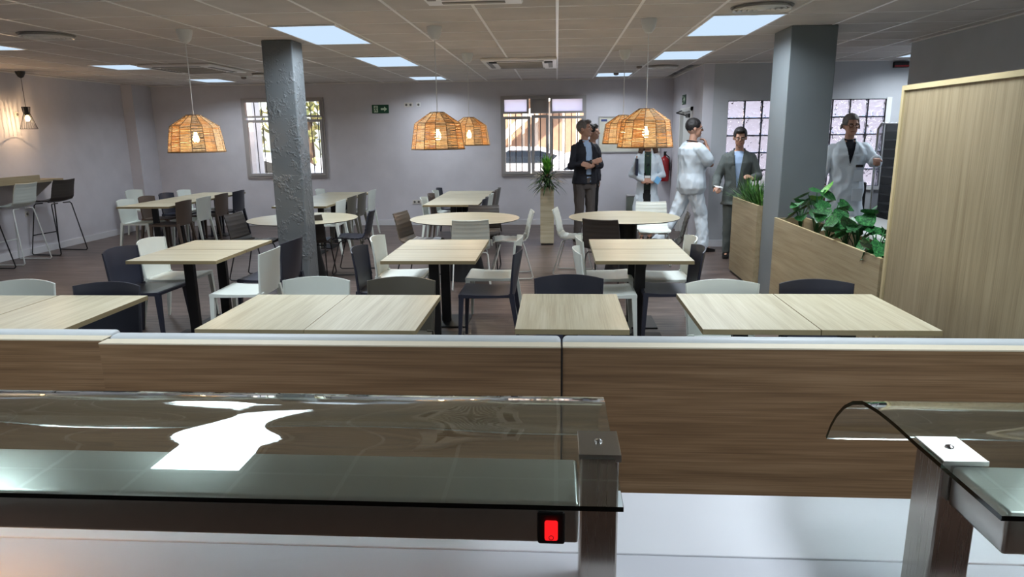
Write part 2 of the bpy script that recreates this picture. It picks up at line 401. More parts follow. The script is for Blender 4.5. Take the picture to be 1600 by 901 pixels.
w1 = window(1, W1, [(-.76, 0, .04, 1.10, 0), (0, .76, .04, 1.10, 0), (-.76, 0, 1.14, 1.46, 0), (0, .76, 1.14, 1.46, 0)], [-.76 + .138 * k for k in range(1, 11)], 'grey aluminium window behind the knobbly pillar')
MB().box(-.03, -.005, -.075, -.045, .45, .6, .004).obj('window_handle', M['white_paint'], w1)
w2 = window(2, W2, [(-.76, -.24, .04, 1.10, 0), (-.22, .10, .04, 1.12, 0), (.12, .76, .04, 1.10, 0), (-.76, -.27, 1.15, 1.44, 2), (-.24, .10, 1.15, 1.44, 1), (.13, .76, 1.15, 1.44, 2)], [-.76 + .117 * k for k in range(1, 13)], 'three-light grey window beside the man in the navy jacket')
for x in (-.26, .10): MB().box(x - .01, x + .015, -.075, -.045, .45, .6, .004).obj('window_handle', M['white_paint'], w2)
# glass block window
root = bpy.data.objects.new('window_3', None); COL.objects.link(root); root.location = (2.5, YF, .90); struct(root, 'window of square wavy glass blocks')
def block():
    mb = MB(); mb.box(-.118, .118, 0, .08, -.118, .118, .012, 2); return mb.mesh('glass_block', M['block'], True)
bm_ = cached('block', block)
for i in range(9):
    for k in range(5): link('glass_block', bm_, root, (.125 + .25 * i, .03, .125 + .25 * k))
mb = MB()
for i in range(10): mb.box(.25 * i - .0065, .25 * i + .0065, .022, .11, 0, 1.25)
for k in range(6): mb.box(0, 2.25, .024, .108, .25 * k - .0065, .25 * k + .0065)
mb.obj('joint_grid', M['mortar'], root)
MB().box(2.24, 2.31, -.012, .0, -.04, 1.27).box(-.04, 2.3, -.03, .0, -.05, 0).obj('window_frame', M['white_paint'], root)

# ------------------------------------------------------------------ outside the windows
tag(MB().box(2.6, 8.5, 13.6, 13.8, -.15, 3.4).obj('backdrop_wall', plain('backdrop_wall_pale', (128, 126, 136), .9)), 'added pale wall giving even brightness behind the glass blocks', 'wall')  # added backdrop so the glass blocks look evenly bright
tag(struct(MB().box(-40, 40, YB + .25, 60, -.3, -.15).obj('ground', plain('pale_concrete', (176, 170, 162), .9))), 'pale concrete yard outside', None)
def car(x, y, rz, mat, label):
    r = thing('car', label, 'car', (x, y, -.15), rz)
    prof = [(-2.1, .35), (-2.12, .62), (-1.95, .86), (-1.35, .95), (-.95, 1.30), (-.3, 1.46), (.7, 1.44), (1.35, 1.28), (1.75, .98), (2.08, .9), (2.12, .55), (2.08, .32)]
    def ringat(yy, k): return [(a, yy, .3 + (b_ - .3) * (k if b_ > 1 else 1)) for a, b_ in prof]
    MB().rings([ringat(-.82, .9), ringat(-.7, 1), ringat(.7, 1), ringat(.82, .9)]).obj('body', mat, r, True)
    g = MB()
    for s_ in (-1, 1): g.prism([(-.85, .98), (-.3, 1.36), (.65, 1.35), (1.2, 1.2), (1.4, .98)], s_ * .8, s_ * .84)
    g.obj('side_windows', plain('dark_car_glass', (30, 36, 42), .1), r)
    for sx in (-1.3, 1.35):
        for sy in (-.8, .8):
            t = MB(); t.rings([[(sx + .33 * math.cos(a), sy + dy, .33 + .33 * math.sin(a)) for a in (2 * PI * q / 18 for q in range(18))] for dy in (-.1, .1)]); t.obj('wheel', M['black'], r)
    return r
carw = plain('white_car_paint', (226, 226, 226), .25); carr = plain('red_car_paint', (120, 40, 36), .3)
car(1.0, 18.2, 0, carw, 'white car seen through the right part of the three-light window')
car(-3.5, 17.0, .0, carw, 'white car seen through the left part of the three-light window')
car(-1.2, 22.5, 0, plain('silver_car_paint', (176, 172, 168), .3), 'silver car further back between the two white cars')
car(-8.2, 17.8, 0, carw, 'white car seen through the window behind the pillar')
r = thing('building', 'tan building with brown boarded front across the yard', 'building', (1.0, 26, -.15))
MB().box(-8, 11, 0, 4, 0, 7).obj('wall', plain('tan_render', (220, 204, 184), .9), r)
bd = plain('brown_board', (158, 124, 98), .8); bme = MB().box(-.18, .18, -.08, 0, .2, 3.0).mesh('board', bd)
for k in range(26): link('board', bme, r, (-6.5 + k * .5, 0, 0))
MB().box(-8, 9, -.5, 0, 3.1, 3.9).obj('balcony', plain('rust_band', (168, 116, 84), .8), r)
MB().prism([(-5, .2), (-4.6, .2), (-1, 3.2), (-1.4, 3.2)], -.9, -.5).obj('stair_rail', plain('pale_rail', (220, 205, 186), .7), r)
r = tag(MB().box(-6.9, -6.45, 14.6, 15.0, -.15, 3.4).obj('column', plain('cream_column', (236, 224, 210), .8)), 'cream column just outside the window behind the pillar', 'column')
tag(MB().box(-16, -4, 19.5, 19.7, -.15, .75).obj('garden_wall', plain('garden_wall', (198, 192, 184), .9)), 'low pale yard wall behind the white car', 'wall')
for k, (tx, ty, th) in enumerate([(-11.4, 23, 4.2), (-8.4, 23.4, 4.8), (-5.6, 23, 4.2), (-14.6, 24, 5)]):
    r = thing('tree', ('tree second from the left outside the left window', 'tallest middle tree outside the left window', 'tree nearest the cream column outside', 'leftmost tree outside the left window')[k], 'tree', (tx, ty, -.15), 0)
    MB().tube([(0, 0, 0), (.05, 0, th * .5)], [.16, .09], 8).obj('trunk', plain('bark', (86, 68, 52), .9), r)
    c = MB(); rnd = random.Random(k)
    for q in range(420):
        p = Vector((rnd.gauss(0, .75), rnd.gauss(0, .6), th * .62 + rnd.gauss(0, th * .2)))
        a = Vector((rnd.uniform(-1, 1), rnd.uniform(-1, 1), rnd.uniform(-1, 1))).normalized() * .16; b_ = Vector((rnd.uniform(-1, 1), rnd.uniform(-1, 1), rnd.uniform(-1, 1))).normalized() * .12
        c._add([p - a, p + b_, p + a, p - b_], [(0, 1, 2, 3)])
    o = c.obj('foliage', leafmat('olive_foliage', (70, 78, 44), (128, 126, 74), (190, 172, 110), 2), r); o['kind'] = 'stuff'

# ------------------------------------------------------------------ ceiling fittings
def led(x0, x1, y0, y1, label):
    cx, cy = (x0 + x1) / 2, (y0 + y1) / 2
    r = thing('led_panel', label, 'ceiling light', (cx, cy, ZC), 0, 'LED panels in the ceiling')
    hx, hy = (x1 - x0) / 2, (y1 - y0) / 2
    mb = MB(); t = .014
    mb.box(-hx, hx, -hy, -hy + t, -.012, 0).box(-hx, hx, hy - t, hy, -.012, 0).box(-hx, -hx + t, -hy + t, hy - t, -.012, 0).box(hx - t, hx, -hy + t, hy - t, -.012, 0)
    mb.obj('panel_frame', M['rail'], r)
    MB().box(-hx + t, hx - t, -hy + t, hy - t, -.009, -.004).obj('diffuser', M['led'], r)
    ld = bpy.data.lights.new('panel_light', 'AREA'); ld.shape = 'RECTANGLE'; ld.size = 2 * hx - .04; ld.size_y = 2 * hy - .04
    ld.energy = LED_POWER * (hx * hy * 4) / .76; ld.color = LED_COLOR; ld.spread = R(152)
    lo = bpy.data.objects.new('panel_light', ld); COL.objects.link(lo); lo.parent = r; lo.location = (0, 0, -.0105)
LED = [(-2.57, -1.96, 6.30, 7.58, 'long LED panel beside the top of the knobbly pillar'), (-2.55, -1.94, 8.84, 10.09, 'LED panel second from the back in the column left of centre'),
       (-2.52, -1.94, 11.92, 12.62, 'LED panel nearest the back wall in the column left of centre'),
       (1.31, 1.93, 6.24, 7.52, 'large LED panel beside the smooth grey pillar'), (1.29, 1.90, 8.85, 9.86, 'LED panel behind the largest one, right of the frontmost right lamp cord'),
       (.66, 1.25, 11.82, 12.55, 'LED panel nearest the back wall behind the smoke detector'),
       (-6.30, -5.75, 6.75, 7.50, 'LED panel cut by the left edge of the photo'), (-6.24, -5.66, 9.18, 9.84, 'LED panel left of the left air-conditioning cassette'), (-6.22, -5.67, 11.62, 12.33, 'LED panel nearest the left back corner'),
       (-2.57, -1.96, 3.79, 5.05, 'LED panel above the camera side on the left'), (1.31, 1.93, 3.70, 4.98, 'LED panel above the camera side on the right'),
       (-6.3, -5.7, 3.79, 4.9, 'LED panel above the far left seats'), (-2.57, -1.96, .6, 1.9, 'LED panel above the left servery'), (1.31, 1.93, .6, 1.9, 'LED panel above the right servery'), (4.6, 5.2, 8.9, 10.1, 'LED panel in the alcove')]
for a in LED: led(*a)
def cassette(cx, cy, sx, sy, label):
    r = thing('air_conditioning_cassette', label, 'air conditioner', (cx, cy, ZC), 0)
    hx, hy = sx / 2, sy / 2
    MB().box(-hx, hx, -hy, hy, -.035, 0, .01).obj('panel', M['rail'], r)
    g = MB(); n = 9
    for k in range(n):
        y = -hy * .55 + k * hy * 1.1 / (n - 1); g.box(-hx * .6, hx * .6, y - .012, y + .012, -.045, -.035)
    g.obj('intake_grille', plain('grille_grey', (168, 163, 158), .6), r)
    for sgn in (-1, 1):
        MB().box(-hx * .65, hx * .65, sgn * hy * .82 - .03, sgn * hy * .82 + .03, -.04, -.035).obj('outlet_flap', plain('flap_dark', (120, 115, 110), .5), r)
        MB().box(sgn * hx * .82 - .03, sgn * hx * .82 + .03, -hy * .65, hy * .65, -.04, -.035).obj('outlet_flap', plain('flap_dark', (120, 115, 110), .5), r)
    return r
c1 = cassette(-.50, 9.92, 1.0, 1.25, 'air-conditioning cassette in the middle of the ceiling above the far tables')
MB().box(.33, .44, -.42, -.30, -.05, -.035).box(-.40, -.30, -.46, -.36, -.05, -.035).obj('vent_slots', M['black'], c1)
cassette(-5.1, 9.80, 1.0, 1.15, 'air-conditioning cassette behind the left rattan lamp cord')
cassette(-.60, 4.75, .7, 1.2, 'air-conditioning cassette cut by the top edge of the photo')
def diffuser(x, y, label):
    r = thing('round_air_diffuser', label, 'air vent', (x, y, ZC - .02), 0, 'round air diffusers')
    for q, rad in enumerate((.06, .10, .14, .18, .22)):
        MB().lathe([(rad - .018, .0), (rad, -.012), (rad + .008, -.006), (rad - .008, .014)], 32, cap=False).obj('ring', plain('diffuser_metal', (212, 210, 206), .35), r, True)
    MB().lathe([(.24, .016), (.24, .02)], 32).obj('plate', plain('diffuser_back', (134, 130, 126), .6), r)
    MB().lathe([(.001, -.012), (.03, -.008), (.035, 0)], 20).obj('hub', M['rail'], r, True)
for a in [(-4.80, 6.53, 'round air diffuser at the far left of the ceiling'), (1.62, 5.91, 'round air diffuser in front of the largest right LED panel'), (1.57, 10.86, 'small-looking round air diffuser near the side wall corner'), (-4.55, 11.0, 'round air diffuser beside the left air-conditioning cassette')]: diffuser(*a)
def detector(x, y, label):
    r = thing('smoke_detector', label, 'smoke detector', (x, y, ZC))
    MB().lathe([(.055, 0), (.055, -.015), (.045, -.02)], 20).obj('base', M['white_paint'], r, True)
    MB().lathe([(.042, -.02), (.04, -.045), (.02, -.055), (.001, -.056)], 20).obj('sensor_head', plain('detector_grey', (130, 118, 112), .5), r, True)
detector(.96, 11.75, 'round smoke detector in front of the rearmost right LED panel'); detector(-5.05, 11.25, 'small round detector left of the left cassette'); detector(1.2, 10.6, 'small round detector beside the round diffuser near the corner')

# ------------------------------------------------------------------ rattan pendants
def pendant_meshes():
    N = 14; out = {}
    def prof(t):   # 0 top .. 1 bottom
        return None
    P = [(.065, .335), (.215, .235), (.235, .12), (.252, .0)]
    def rad(z):
        for (r0, z0), (r1, z1) in zip(P, P[1:]):
            if z <= z0 and z >= z1: return r0 + (r1 - r0) * (z0 - z) / (z0 - z1)
        return P[-1][0]
    rn = random.Random(3)
    wv = MB()
    for i in range(N):
        a0, a1 = 2 * PI * i / N, 2 * PI * (i + 1) / N; base_mi = rn.choice((0, 0, 1, 2, 1)); z = .332
        while z > .004:
            cone = z > .235; th = .0040 if cone else .0043
            mi = base_mi if rn.random() < .8 else rn.choice((0, 1, 2)); wv.mi = mi
            rr = rad(z) + rn.uniform(-.0015, .0015); z0 = z + rn.uniform(-.002, .002); z1 = z + rn.uniform(-.002, .002)
            rgs = []
            for q in range(4):
                t = q / 3; c = Vector((rr * (math.cos(a0) * (1 - t) + math.cos(a1) * t), rr * (math.sin(a0) * (1 - t) + math.sin(a1) * t), z0 * (1 - t) + z1 * t + rn.uniform(-.0012, .0012)))
                o_ = Vector((c.x, c.y, 0)).normalized()
                rgs.append([c + Vector((0, 0, th)), c + o_ * .004, c - Vector((0, 0, th)), c - o_ * .003])
            wv.rings(rgs)
            z -= (.0088 if cone else .0108)
    out['weave'] = wv.mesh('weave', [M['rattan'], M['rattan2'], M['rattan3']])
    rb = MB()
    for i in range(N):
        a = 2 * PI * i / N; rb.tube([(r_ * math.cos(a), r_ * math.sin(a), z_) for r_, z_ in P], .004, 5)
    for r_, z_ in (P[0], P[3]):
        rb.tube([(r_ * math.cos(2 * PI * i / N), r_ * math.sin(2 * PI * i / N), z_) for i in range(N + 1)], .006, 5)
    out['ribs'] = rb.mesh('ribs', M['rattan_rib'])
    out['bulb'] = MB().lathe([(.001, -.05), (.02, -.045), (.03, -.02), (.026, .005), (.014, .03), (.013, .05), (.001, .052)], 16).mesh('bulb', M['bulb'], True)
    out['holder'] = MB().lathe([(.02, .05), (.022, .12), (.012, .135)], 14).mesh('bulb_holder', M['white_paint'], True)
    out['canopy'] = MB().lathe([(.07, 0), (.068, -.03), (.055, -.08), (.03, -.112), (.006, -.118)], 24).mesh('ceiling_cup', M['white_paint'], True)
    return out
PM = pendant_meshes()
def pendant(x, y, label, rz):
    zb = 1.585
    r = thing('rattan_pendant_lamp', label, 'pendant lamp', (x, y, zb), rz, 'woven rattan pendant lamps')
    sh = link('lamp_shade', PM['weave'], r); link('rib_frame', PM['ribs'], sh)
    bl = link('bulb', PM['bulb'], r, (0, 0, .135)); link('bulb_holder', PM['holder'], r, (0, 0, .135))
    MB().tube([(0, 0, .26), (0, 0, ZC - zb - .1)], .0045, 6).obj('cord', M['white_paint'], r)
    link('ceiling_cup', PM['canopy'], r, (0, 0, ZC - zb))
    ld = bpy.data.lights.new('bulb_light', 'POINT'); ld.energy = 4.0; ld.color = (1, .80, .58); ld.shadow_soft_size = .03
    lo = bpy.data.objects.new('bulb_light', ld); COL.objects.link(lo); lo.parent = r; lo.location = (0, 0, .06)
pendant(-3.40, 6.42, 'woven rattan pendant lamp hanging alone left of the knobbly pillar', .1)
pendant(-1.12, 6.57, 'larger-looking rattan pendant of the middle pair, in front', .3)
pendant(-1.09, 8.70, 'rattan pendant behind the front one of the middle pair', .15)
pendant(.81, 8.70, 'rattan pendant half hidden behind the right front lamp', .25)
pendant(.80, 6.42, 'large rattan pendant hanging in front of the woman in the white coat', .05)
# black cage pendant
r = thing('cage_pendant_lamp', 'small black wire cage pendant over the bar shelf', 'pendant lamp', (-7.74, 9.87, 1.87))
mb = MB()
for i in range(22):
    a = 2 * PI * i / 22; c_, s_ = math.cos(a), math.sin(a)
    mb.tube([(.055 * c_, .055 * s_, .31), (.042 * c_, .042 * s_, .22), (.11 * c_, .11 * s_, 0)], .0022, 4)
for rr, z in ((.055, .31), (.042, .22), (.11, 0)): mb.tube([(rr * math.cos(2 * PI * i / 22), rr * math.sin(2 * PI * i / 22), z) for i in range(23)], .003, 5)
mb.obj('wire_cage', M['black'], r)
MB().lathe([(.028, .31), (.03, .2), (.02, .19)], 16).obj('bulb_holder', M['black'], r, True)
MB().lathe([(.001, .11), (.02, .115), (.03, .14), (.024, .17), (.014, .2)], 16).obj('bulb', M['bulb'], r, True)
MB().tube([(0, 0, .3), (0, 0, .72)], .003, 6).obj('cord', M['black'], r)
MB().lathe([(.065, .81), (.06, .78), (.035, .73), (.006, .715)], 20).obj('ceiling_cup', M['black'], r, True)
ld = bpy.data.lights.new('bulb_light', 'POINT'); ld.energy = 5; ld.color = (1, .66, .38); ld.shadow_soft_size = .006
lo = bpy.data.objects.new('bulb_light', ld); COL.objects.link(lo); lo.parent = r; lo.location = (0, 0, .09)
r = thing('cage_pendant_lamp', 'second black wire cage pendant along the bar shelf', 'pendant lamp', (-7.74, 8.35, 1.87))
for ch in list(COL.objects):
    if ch.parent and ch.parent.name == 'cage_pendant_lamp':
        c = ch.copy(); COL.objects.link(c); c.parent = r

# ------------------------------------------------------------------ tables
def table_meshes(w_, d_, along):
    h = .735
    mb = MB(); mb.box(-w_ / 2, w_ / 2, -d_ / 2, d_ / 2, h - .028, h, .001)
    mb.bm.normal_update()
    for f_ in mb.bm.faces: f_.material_index = 0 if f_.normal.z > .9 else 1
    top = mb.mesh('tabletop', [M[along], M['oakedge']])
    col = MB().box(-.042, .042, -.022, .022, .012, h - .028).box(-.2, .2, -.03, .03, h - .036, h - .028).mesh('column', M['black'])
    bs = MB().box(-.215, .215, -.215, .215, 0, .012, .002).mesh('base_plate', M['black'])
    return top, col, bs
def table(x, y, w_, d_, along, label, group=None, dx=0, dz=0):
    t, c, b_ = cached(('tb', w_, d_, along), lambda: table_meshes(w_, d_, along))
    r = thing('dining_table', label, 'table', (x, y, 0), 0, group)
    link('tabletop', t, r, (0, 0, dz)); link('column', c, r, (dx, 0, 0)); link('base_plate', b_, r, (dx, 0, 0))
G = 'square-edged dining tables with pale oak tops'
FT = .588; FD = .80; FY = 3.78
table(-3.505, 3.71, FT, FD, 'oak', 'pale oak table at the far left of the front row, cut by the photo edge', G)
table(-2.91, 3.72, FT, FD, 'oak', 'pale oak table in the front row in front of the leftmost navy chair', G)
table(-1.61, 3.76, FT, FD, 'oak', 'left one of the joined front row tables right of the knobbly pillar', G)
table(-1.02, 3.76, FT, FD, 'oak', 'right one of the joined front row tables, in front of the taupe chair', G)
table(.08, 3.80, FT, FD, 'oak', 'single front row table in front of a navy chair in the middle', G)
table(1.04, 3.82, FT, FD, 'oak', 'left one of the joined front row tables by the wood partition', G)
table(1.632, 3.82, FT, FD, 'oak', 'right one of the joined front row tables, touching the wood partition', G)
RW = .77; RD = .56
for nm, x, side in (('left', -3.16, 'left of the knobbly pillar'), ('middle', -1.03, 'below the middle lamps'), ('right', .69, 'below the right lamps')):
    table(x, 5.62, RW, RD, 'oakx', 'nearer of the two second-row tables ' + side, G)
    table(x, 6.19, RW, RD, 'oakx', 'farther of the two second-row tables ' + side, G, .0)
for k, q in enumerate(('nearest', 'second', 'third', 'farthest')):
    table(-6.07, 10.02 + .64 * k, .80, .63, 'oakx', q + ' table of the long row in the left back corner', G)
    table(-3.70, 9.95 + .62 * k, .80, .61, 'oakx', q + ' table of the long row behind the knobbly pillar', G)
    table(-1.52, 10.05 + .62 * k, .80, .61, 'oakx', q + ' table of the long row below the exit sign side', G)
def round_meshes():
    h = .735
    mb = MB(); mb.mi = 1; mb.lathe([(.64, h - .012), (.656, h - .003), (.656, h - .001)], 64); mb.mi = 0; mb.lathe([(.655, h - .002), (.655, h)], 64)
    t = mb.mesh('tabletop', [M['oakx'], M['black']])
    b_ = MB().lathe([(.24, 0), (.235, .02), (.19, .25), (.16, .5), (.16, h - .012)], 32).mesh('drum_base', M['black'], True)
    return t, b_
def round_table(x, y, label):
    t, b_ = cached('rt', round_meshes); r = thing('round_table', label, 'table', (x, y, 0), 0, 'round tables with black drum bases')
    link('tabletop', t, r); link('drum_base', b_, r)
round_table(-3.10, 8.20, 'round oak table behind the knobbly pillar'); round_table(-1.10, 8.17, 'round oak table in the middle below the rear lamp'); round_table(.80, 8.24, 'round oak table on the right near the standing people')

# ------------------------------------------------------------------ chairs
def arc_panel(mb, w0, w1, z0, z1, y0, y1, sag, th, nx=10, nz=5, crown=.018):
    front = []; back = []
    for k in range(nz + 1):
        t = k / nz; w_ = w0 + (w1 - w0) * t; z = z0 + (z1 - z0) * t; y = y0 + (y1 - y0) * t
        for sgn, L in ((0, front), (1, back)):
            row = []
            for i in range(nx + 1):
                u = 2 * i / nx - 1; s_ = sag * (1 - u * u) * (.35 + .65 * t)
                row.append((u * w_ / 2, y - s_ - sgn * th, z + (crown * (1 - u * u) if k == nz else 0)))
            L.append(row)
    vf = [[mb.bm.verts.new(p) for p in r] for r in front]; vb = [[mb.bm.verts.new(p) for p in r] for r in back]
    for V_ in (vf, vb):
        for a, c in zip(V_, V_[1:]):
            for i in range(nx): mb.bm.faces.new((a[i], a[i + 1], c[i + 1], c[i]))
    for i in range(nx):
        mb.bm.faces.new((vf[0][i], vf[0][i + 1], vb[0][i + 1], vb[0][i])); mb.bm.faces.new((vf[-1][i], vf[-1][i + 1], vb[-1][i + 1], vb[-1][i]))
    for k in range(nz):
        for i in (0, nx): mb.bm.faces.new((vf[k][i], vf[k + 1][i], vb[k + 1][i], vb[k][i]))
def taper_leg(mb, p0, p1, a0, a1):
    mb.rings([[(p[0] + sx * a, p[1] + sy * a, p[2]) for sx, sy in ((-1, -1), (1, -1), (1, 1), (-1, 1))] for p, a in ((p0, a0), (p1, a1))])
def chair_meshes(mat):
    s_ = MB(); s_.rings([[(sx * w_ / 2, y, z) for sx, z in ((-1, z0), (1, z0), (1, z1), (-1, z1))] for y, w_, z0, z1 in
                         ((-.215, .40, .425, .452), (-.10, .415, .425, .446), (.08, .43, .424, .448), (.205, .44, .426, .458), (.222, .438, .43, .452))])
    seat = s_.mesh('seat', mat, False)
    b_ = MB(); arc_panel(b_, .40, .452, .43, .785, -.198, -.228, .056, .010)
    for sg in (-1, 1): b_.tube([(sg * .20, -.203, .43), (sg * .214, -.216, .62), (sg * .224, -.230, .785)], [.013, .010, .006], 6)
    back = b_.mesh('backrest', mat, True)
    legs = []
    for sg in (-1, 1):
        l = MB(); taper_leg(l, (sg * .198, .200, .435), (sg * .222, .222, 0), .020, .011); legs.append(l.mesh('leg', mat))
        l = MB(); taper_leg(l, (sg * .188, -.205, .46), (sg * .218, -.275, 0), .021, .011); legs.append(l.mesh('leg', mat))
    return [('seat', seat), ('backrest', back)] + [('leg', l) for l in legs]
def chair(x, y, face, colr, label, group):
    # x, y is the middle of the top of the backrest; face is the direction the sitter looks
    rz = face - PI / 2
    fx, fy = math.cos(face), math.sin(face)
    r = thing('dining_chair', label, 'chair', (x + fx * .23, y + fy * .23, 0), rz, group)
    for n_, me in cached(('ch', colr), lambda: chair_meshes(M[colr + '_plastic'])): link(n_, me, r)
def shell_meshes(mat, frame, rib, seat_z, top_z, half, foot, tr=.008):
    prof = []
    h0 = seat_z; H_ = top_z - seat_z
    prof = [(.215, h0 - .012), (.20, h0 + .003), (.12, h0 + .006), (.0, h0 - .004), (-.10, h0 - .004), (-.165, h0 + .012), (-.20, h0 + .055), (-.215, h0 + H_ * .35), (-.232, h0 + H_ * .6), (-.255, h0 + H_ * .85), (-.275, h0 + H_)]
    pts = []
    for (a, b_), (c, d_) in zip(prof, prof[1:]):
        k = 5
        for q in range(k): pts.append((a + (c - a) * q / k, b_ + (d_ - b_) * q / k))
    pts.append(prof[-1])
    mb = MB(); nx = 8
    def surf(off):
        rows = []
        for k, (y, z) in enumerate(pts):
            y2, z2 = pts[min(k + 1, len(pts) - 1)]; y1, z1 = pts[max(k - 1, 0)]
            n_ = Vector((0, -(z2 - z1), (y2 - y1))).normalized()
            if n_.y < 0 or n_.z < 0: n_ = -n_ if (n_.y + n_.z) < 0 else n_
            t = k / (len(pts) - 1); w_ = .40 + .03 * math.sin(t * PI)
            rb = (rib * abs(math.sin(k * PI / 3.0))) if rib else 0
            row = []
            for i in range(nx + 1):
                u = 2 * i / nx - 1; cv = .022 * u * u
                p = Vector((u * w_ / 2, y, z)) + n_ * (cv + off + (rb if off == 0 else -rb))
                row.append(p)
            rows.append(row)
        return rows
    A = [[mb.bm.verts.new(p) for p in r_] for r_ in surf(0)]; B_ = [[mb.bm.verts.new(p) for p in r_] for r_ in surf(-.009)]
    for V_ in (A, B_):
        for a, c in zip(V_, V_[1:]):
            for i in range(nx): mb.bm.faces.new((a[i], a[i + 1], c[i + 1], c[i]))
    for i in range(nx):
        for k in (0, -1): mb.bm.faces.new((A[k][i], A[k][i + 1], B_[k][i + 1], B_[k][i]))
    for k in range(len(pts) - 1):
        for i in (0, nx): mb.bm.faces.new((A[k][i], A[k + 1][i], B_[k + 1][i], B_[k][i]))
    out = [('shell', mb.mesh('shell', mat, True))]
    for sg in (-1, 1):
        f_ = MB(); x0 = sg * .17; x1 = sg * half; zz = seat_z - .03
        f_.tube([(x0 * .3, .13, zz), (x0, .14, zz), (x0 + sg * .02, .15, zz - .025), (x1, foot, .03), (x1, foot - .02, .010), (x1, -foot + .02, .010), (x1, -foot, .03), (x0 + sg * .02, -.15, zz - .025), (x0, -.14, zz), (x0 * .3, -.13, zz)], tr, 6)
        out.append(('sled_leg', f_.mesh('sled_leg', frame, True)))
    if seat_z > .6:
        zf = .30
        k = (seat_z - .055 - zf) / (seat_z - .085); y = .15 + (foot - .15) * k; x = .19 + (half - .19) * k
        f_ = MB(); f_.tube([(-x, y, zf), (x, y, zf)], tr, 6); out.append(('footrest', f_.mesh('footrest', frame, True)))
    return out
def shell_chair(x, y, face, kind, label, group='shell chairs around the round tables'):
    mat, fr = {'white': ('white_plastic', 'white_metal'), 'grey': ('grey_shell', 'white_metal'), 'dark': ('dark_shell', 'black'), 'bronze': ('bronze_shell', 'black'), 'navy': ('navy_plastic', 'black')}[kind]
    fx, fy = math.cos(face), math.sin(face)
    r = thing('sled_chair', label, 'chair', (x + fx * .275, y + fy * .275, 0), face - PI / 2, group)
    for n_, me in cached(('sc', kind), lambda: shell_meshes(M[mat], M[fr], .004, .45, .80, .215, .25)): link(n_, me, r)
def stool(x, y, face, kind, label):
    mat, fr = {'white': ('grey_shell', 'white_metal'), 'dark': ('dark_shell', 'black')}[kind]
    r = thing('bar_stool', label, 'bar stool', (x, y, 0), face - PI / 2, 'bar stools at the wall shelf')
    for n_, me in cached(('st', kind), lambda: shell_meshes(M[mat], M[fr], .002, .80, 1.12, .26, .25, .009)): link(n_, me, r)
S, N_, E_, W_ = -PI / 2, PI / 2, 0.0, PI
g = 'chairs along the far side of the front row tables'
for x, y, c, l in [(-3.55, 4.24, 'white', 'white chair at the leftmost front row table, cut by the photo edge'), (-2.92, 4.17, 'navy', 'navy chair behind the front row table left of the knobbly pillar'),
                   (-1.59, 4.35, 'white', 'white chair behind the joined front row tables, just right of the knobbly pillar'), (-1.02, 4.35, 'taupe', 'taupe chair behind the joined front row tables in the middle'),
                   (.08, 4.43, 'navy', 'navy chair behind the single front row table'), (1.04, 4.28, 'white', 'white chair behind the right joined front row tables'), (1.62, 4.29, 'navy', 'navy chair nearest the wood planter in the front row')]:
    chair(x, y, S, c, l, g)
g = 'chairs at the second row tables'
for x, y, fc, c, l in [(-3.76, 5.62, E_ - .05, 'navy', 'navy chair on the left side of the left second-row tables, nearer'), (-3.80, 6.15, E_, 'white', 'white chair on the left side of the left second-row tables, farther'),
                       (-2.42, 5.57, W_ + .02, 'white', 'white chair in front of the knobbly pillar, back turned to it'), (-2.44, 6.12, W_ - .06, 'navy', 'navy chair against the knobbly pillar behind a white chair'),
                       (-1.66, 5.64, E_, 'navy', 'navy chair on the left side of the middle second-row tables'), (-1.66, 6.25, E_, 'white', 'white chair on the left side of the middle second-row tables'),
                       (-.37, 6.23, W_, 'white', 'white chair seen edge-on at the right side of the middle second-row tables'), (-.34, 5.57, W_, 'navy', 'navy chair seen edge-on at the right side of the middle second-row tables'),
                       (.19, 5.58, E_, 'white', 'nearer white chair on the left side of the right second-row tables'), (.23, 6.22, E_, 'white', 'farther white chair on the left side of the right second-row tables'),
                       (1.19, 6.19, W_, 'white', 'white chair half hidden behind a navy one at the right second-row tables'), (1.15, 5.64, W_, 'navy', 'navy chair on the right side of the right second-row tables')]:
    chair(x, y, fc, c, l, g)
g = 'chairs at the long rows of tables by the back wall'
